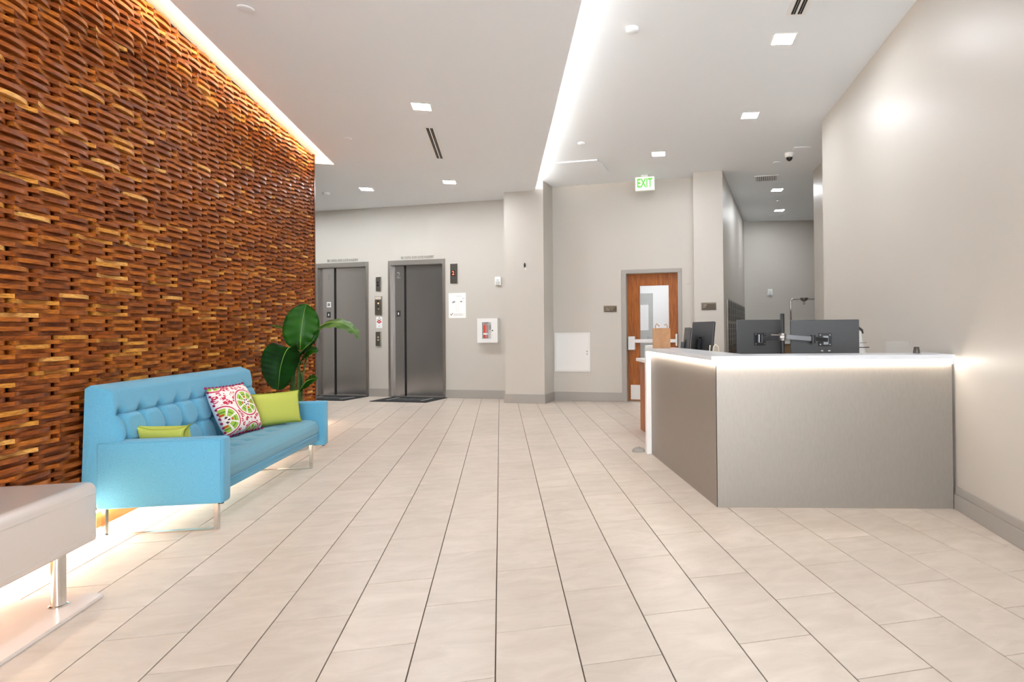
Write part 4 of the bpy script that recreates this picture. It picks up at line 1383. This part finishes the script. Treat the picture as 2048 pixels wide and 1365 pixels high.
def solid_cushion(label, M, w, h, t, pin=0.08):
    e = thing('cushion', label, 'cushion', M=M)
    obj('cover', pillow_mesh(w, h, t, pinch=pin), [M_GREENP, M_GREENP], e, smooth=True)
    pts = []
    for x, z in edge_pts(w, h):
        a, b_ = 2 * x / w, 2 * z / h
        pts.append((x * (1 - pin * (1 - abs(b_) ** 3) * abs(a) ** 6 * 0.8), 0, z * (1 - pin * (1 - abs(a) ** 3) * abs(b_) ** 6 * 0.8)))
    bm = nb(); tube(bm, pts + [pts[0]], 0.005, 6); obj('piping', bm, M_GREENPIP, e, smooth=True)
    return e


# local pillow: faces -y (towards +front), x width, z height.  In sofa space the pillow front must face +x (room) or -y (camera)
solid_cushion('lime green cushion standing by the far sofa arm behind the printed one', SO @ T(-0.24, 1.52, 0.560) @ Matrix.Rotation(R(48), 4, 'Z') @ Matrix.Rotation(R(-10), 4, 'X'), 0.41, 0.28, 0.12)
solid_cushion('lime green cushion tucked behind the near sofa arm', SO @ T(-0.362, 0.185, 0.538) @ Matrix.Rotation(R(-5), 4, 'Z') @ Matrix.Rotation(R(12), 4, 'X'), 0.355, 0.23, 0.10, pin=0.5)
PM = SO @ T(-0.395, 1.15, 0.608) @ Matrix.Rotation(R(78.5), 4, 'Z') @ Matrix.Rotation(R(-23.5), 4, 'X')
e = thing('cushion', 'white cushion printed with red and green medallions and magenta pompoms', 'cushion', M=PM)
PW, PH = 0.405, 0.405
obj('cover', pillow_mesh(PW, PH, 0.15, pinch=0.05), [M_PRINT, mat('cushion_back', rgb(215, 215, 225), 0.9)], e, smooth=True)
pom = nb(); ball(pom, (0, 0, 0), 0.010, 8)
pom_me = bpy.data.meshes.new('pompom'); pom.to_mesh(pom_me); pom.free(); pom_me.materials.append(M_POM)
for x, z in edge_pts(PW, PH, 11):
    o = bpy.data.objects.new('pompom', pom_me); COL.objects.link(o); o.parent = e
    a, b_ = 2 * x / PW, 2 * z / PH
    o.location = (x * (1 - 0.04 * (1 - abs(b_) ** 3) * abs(a) ** 6) * 1.01, 0, z * (1 - 0.04 * (1 - abs(a) ** 3) * abs(b_) ** 6) * 1.01)

# ================================================================== BENCH
bench = thing('bench', 'white lacquer bench with rounded edges on a chrome post and floor plate', 'bench', (-1.80, 3.14, 0))
bm = nb()
YN = -1.45
# body: rounded box, built from a rounded profile swept along y
rc = 0.035
prof = []
x0, x1, z0, z1 = -0.44, 0.0, 0.283, 0.548
for cx, cz, a0 in ((x1 - rc, z1 - rc, 0), (x0 + rc, z1 - rc, 90), (x0 + 0.01, z0 + 0.01, 180), (x1 - 0.01, z0 + 0.01, 270)):
    rr_ = rc if a0 < 180 else 0.01
    for k in range(6):
        a = R(a0 + 90 * k / 5)
        prof.append((cx + rr_ * math.cos(a), cz + rr_ * math.sin(a)))
rings = []
ye = [(-0.0, 0.012), (-0.004, 0.004), (-0.012, 0.0)]
for y, ins in [(0.0, 0.012), (-0.005, 0.004), (-0.014, 0.0), (YN, 0.0)]:
    mx, mz = (x0 + x1) / 2, (z0 + z1) / 2
    rings.append([bm.verts.new((x - math.copysign(min(ins, abs(x - mx)), x - mx), y, z - math.copysign(min(ins, abs(z - mz)), z - mz))) for x, z in prof])
for a, b_ in zip(rings, rings[1:]):
    n = len(a)
    for k in range(n):
        bm.faces.new((a[k], a[(k + 1) % n], b_[(k + 1) % n], b_[k]))
bm.faces.new(rings[0][::-1]); bm.faces.new(rings[-1])
bmesh.ops.recalc_face_normals(bm, faces=bm.faces)
obj('seat_box', bm, M_LACQ, bench, smooth=True, angle=35)
for z in (0.497, 0.312):
    bm = nb(); box(bm, 0.0, 0.0012, YN + 0.01, -0.02, z - 0.001, z + 0.001); obj('shadow_line', bm, M_INKP, bench)
for y in (-0.06, YN + 0.06):
    bm = nb()
    lathe(bm, [(0, 0.017), (0.034, 0.017), (0.034, 0.022), (0.026, 0.026), (0.026, 0.2825), (0, 0.2825)], (-0.115, y, 0), 20)
    obj('post', bm, M_CHROME, bench, smooth=True, angle=40)
bm = nb()
prism(bm, [(-0.40, 0.06), (-0.02, 0.06), (0.0, 0.04), (0.0, YN), (-0.40, YN)], 0.0, 0.0165)
bmesh.ops.bevel(bm, geom=list(bm.edges), offset=0.003, segments=2, affect='EDGES')
obj('floor_plate', bm, M_LACQ, bench)

# ================================================================== PLANT
PX, PY = -2.09, 6.68
plant = thing('potted_plant', 'tall bird of paradise plant with broad glossy leaves behind the sofa', 'plant', (PX, PY, 0))
bm = nb(); lathe(bm, [(0, 0.0), (0.12, 0.0), (0.13, 0.01), (0.165, 0.33), (0.17, 0.34), (0.155, 0.34), (0.15, 0.31), (0, 0.31)], seg=28); obj('pot', bm, M_POT, plant, smooth=True, angle=40)
bm = nb(); lathe(bm, [(0, 0.316), (0.148, 0.311)], seg=24); obj('soil', bm, M_SOIL, plant)


def bez(pts, n):
    """Catmull-Rom through pts"""
    pts = [Vector(p) for p in pts]
    P = [pts[0] * 2 - pts[1]] + pts + [pts[-1] * 2 - pts[-2]]
    out = []
    segs = len(pts) - 1
    for i in range(n):
        f = i / (n - 1) * segs
        k = min(int(f), segs - 1)
        t = f - k
        p0, p1, p2, p3 = P[k:k + 4]
        out.append(0.5 * ((2 * p1) + (p2 - p0) * t + (2 * p0 - 5 * p1 + 4 * p2 - p3) * t * t + (3 * p1 - p0 - 3 * p2 + p3) * t ** 3))
    return out


def leaf(stem, spine, side, width, fold, m, ruffle=0.006, shape=0.62, sr=0.008, pw=0.75, rfreq=38):
    """stem: petiole points, spine: midrib points (plant space), side: vector across the blade"""
    n, w = 60, 11
    sp = bez(spine, n)
    side = Vector(side).normalized()
    bm = nb()
    rows = []
    for i, p in enumerate(sp):
        t = i / (n - 1)
        tan = (sp[min(i + 1, n - 1)] - sp[max(i - 1, 0)]).normalized()
        s = (side - tan * side.dot(tan)).normalized()
        nrm = s.cross(tan).normalized()
        hw = width / 2 * (math.sin(math.pi * min(1, max(0, t)) ** shape) ** pw if 0 < t < 1 else 0.02)
        row = []
        for k in range(w):
            q = k / (w - 1) * 2 - 1
            rf = ruffle * math.sin(t * rfreq + (2 if q > 0 else 0) + 3.5 * abs(q)) * abs(q) ** 1.5
            row.append(bm.verts.new(p + s * (q * hw) + nrm * (fold * abs(q) * hw + rf)))
        rows.append(row)
    for a, b_ in zip(rows, rows[1:]):
        for k in range(w - 1):
            bm.faces.new((a[k], a[k + 1], b_[k + 1], b_[k]))
    geom = bm.faces[:]
    bmesh.ops.solidify(bm, geom=geom, thickness=0.0012)
    o = obj('leaf', bm, m, plant, smooth=True)
    bm = nb()
    tube(bm, sp, [0.006 * (1 - 0.85 * i / (n - 1)) for i in range(n)], 6)
    obj('midrib', bm, M_RIB, o, smooth=True)
    st = bez(stem + [spine[0]], 14)
    bm = nb(); tube(bm, st, [sr * (1.5 - 0.7 * i / 13) for i in range(14)], 8); obj('stalk', bm, M_STEM, o, smooth=True)
    return o


def W(x, z, dy=0.0):
    """plant-space point from world x, z and depth offset"""
    return Vector((x - PX, dy, z))


leaf([(0.02, 0, 0.32), (0.03, 0.0, 0.7)], [W(-2.035, 1.03, 0.0), W(-2.02, 1.2, -0.02), W(-2.0, 1.38, -0.01), W(-1.985, 1.515, 0.03)], (1, 0.25, 0), 0.335, 0.22, M_LEAF, shape=0.82, pw=0.62)
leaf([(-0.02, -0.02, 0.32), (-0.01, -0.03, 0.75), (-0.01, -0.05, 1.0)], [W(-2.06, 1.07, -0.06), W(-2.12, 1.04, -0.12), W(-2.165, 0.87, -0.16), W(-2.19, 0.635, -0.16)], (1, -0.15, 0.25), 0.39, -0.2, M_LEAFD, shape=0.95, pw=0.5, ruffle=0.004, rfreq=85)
leaf([(0.05, 0.02, 0.32), (0.08, 0.02, 0.8)], [W(-1.93, 1.12, 0.02), W(-1.86, 1.26, 0.0), W(-1.74, 1.32, -0.02), W(-1.60, 1.30, -0.04), W(-1.49, 1.22, -0.05), W(-1.455, 1.14, -0.05)], (0.1, 1, 0.42), 0.25, 0.1, M_LEAFL, shape=0.8)
leaf([(-0.05, 0.03, 0.32), (-0.04, 0.04, 0.8)], [W(-2.11, 1.12, 0.05), W(-2.16, 1.22, 0.05), W(-2.24, 1.265, 0.05), W(-2.32, 1.285, 0.04)], (0.2, 1, -0.35), 0.17, 0.15, M_LEAFL, shape=0.8)
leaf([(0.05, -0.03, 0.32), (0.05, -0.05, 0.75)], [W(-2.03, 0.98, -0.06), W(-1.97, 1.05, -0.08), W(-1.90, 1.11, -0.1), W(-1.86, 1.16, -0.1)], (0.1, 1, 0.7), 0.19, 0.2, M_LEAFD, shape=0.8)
leaf([(0.06, 0.04, 0.32), (0.05, 0.04, 0.7)], [W(-2.05, 0.86, 0.02), W(-2.0, 0.98, 0.0), W(-1.93, 1.03, -0.02), W(-1.85, 1.02, -0.03)], (0.1, 1, 0.8), 0.2, 0.15, M_LEAF, shape=0.8)
leaf([(0.04, 0.05, 0.32), (0.05, 0.04, 0.45)], [W(-2.05, 0.60, 0.02), W(-1.99, 0.69, 0.0), W(-1.93, 0.725, -0.02), W(-1.86, 0.735, -0.03)], (0.05, 1, 0.9), 0.19, 0.15, M_LEAF, shape=0.8)
for i, (x, y, top) in enumerate(((-0.03, 0.03, 0.75), (0.0, -0.03, 0.95), (0.05, 0.0, 0.85))):
    bm = nb(); tube(bm, [(x, y, 0.31), (x * 0.9, y, 0.55), (x * 0.6 + 0.01, y * 0.7, top)], [0.02, 0.017, 0.012], 8); obj('stalk', bm, M_STEM, plant, smooth=True)
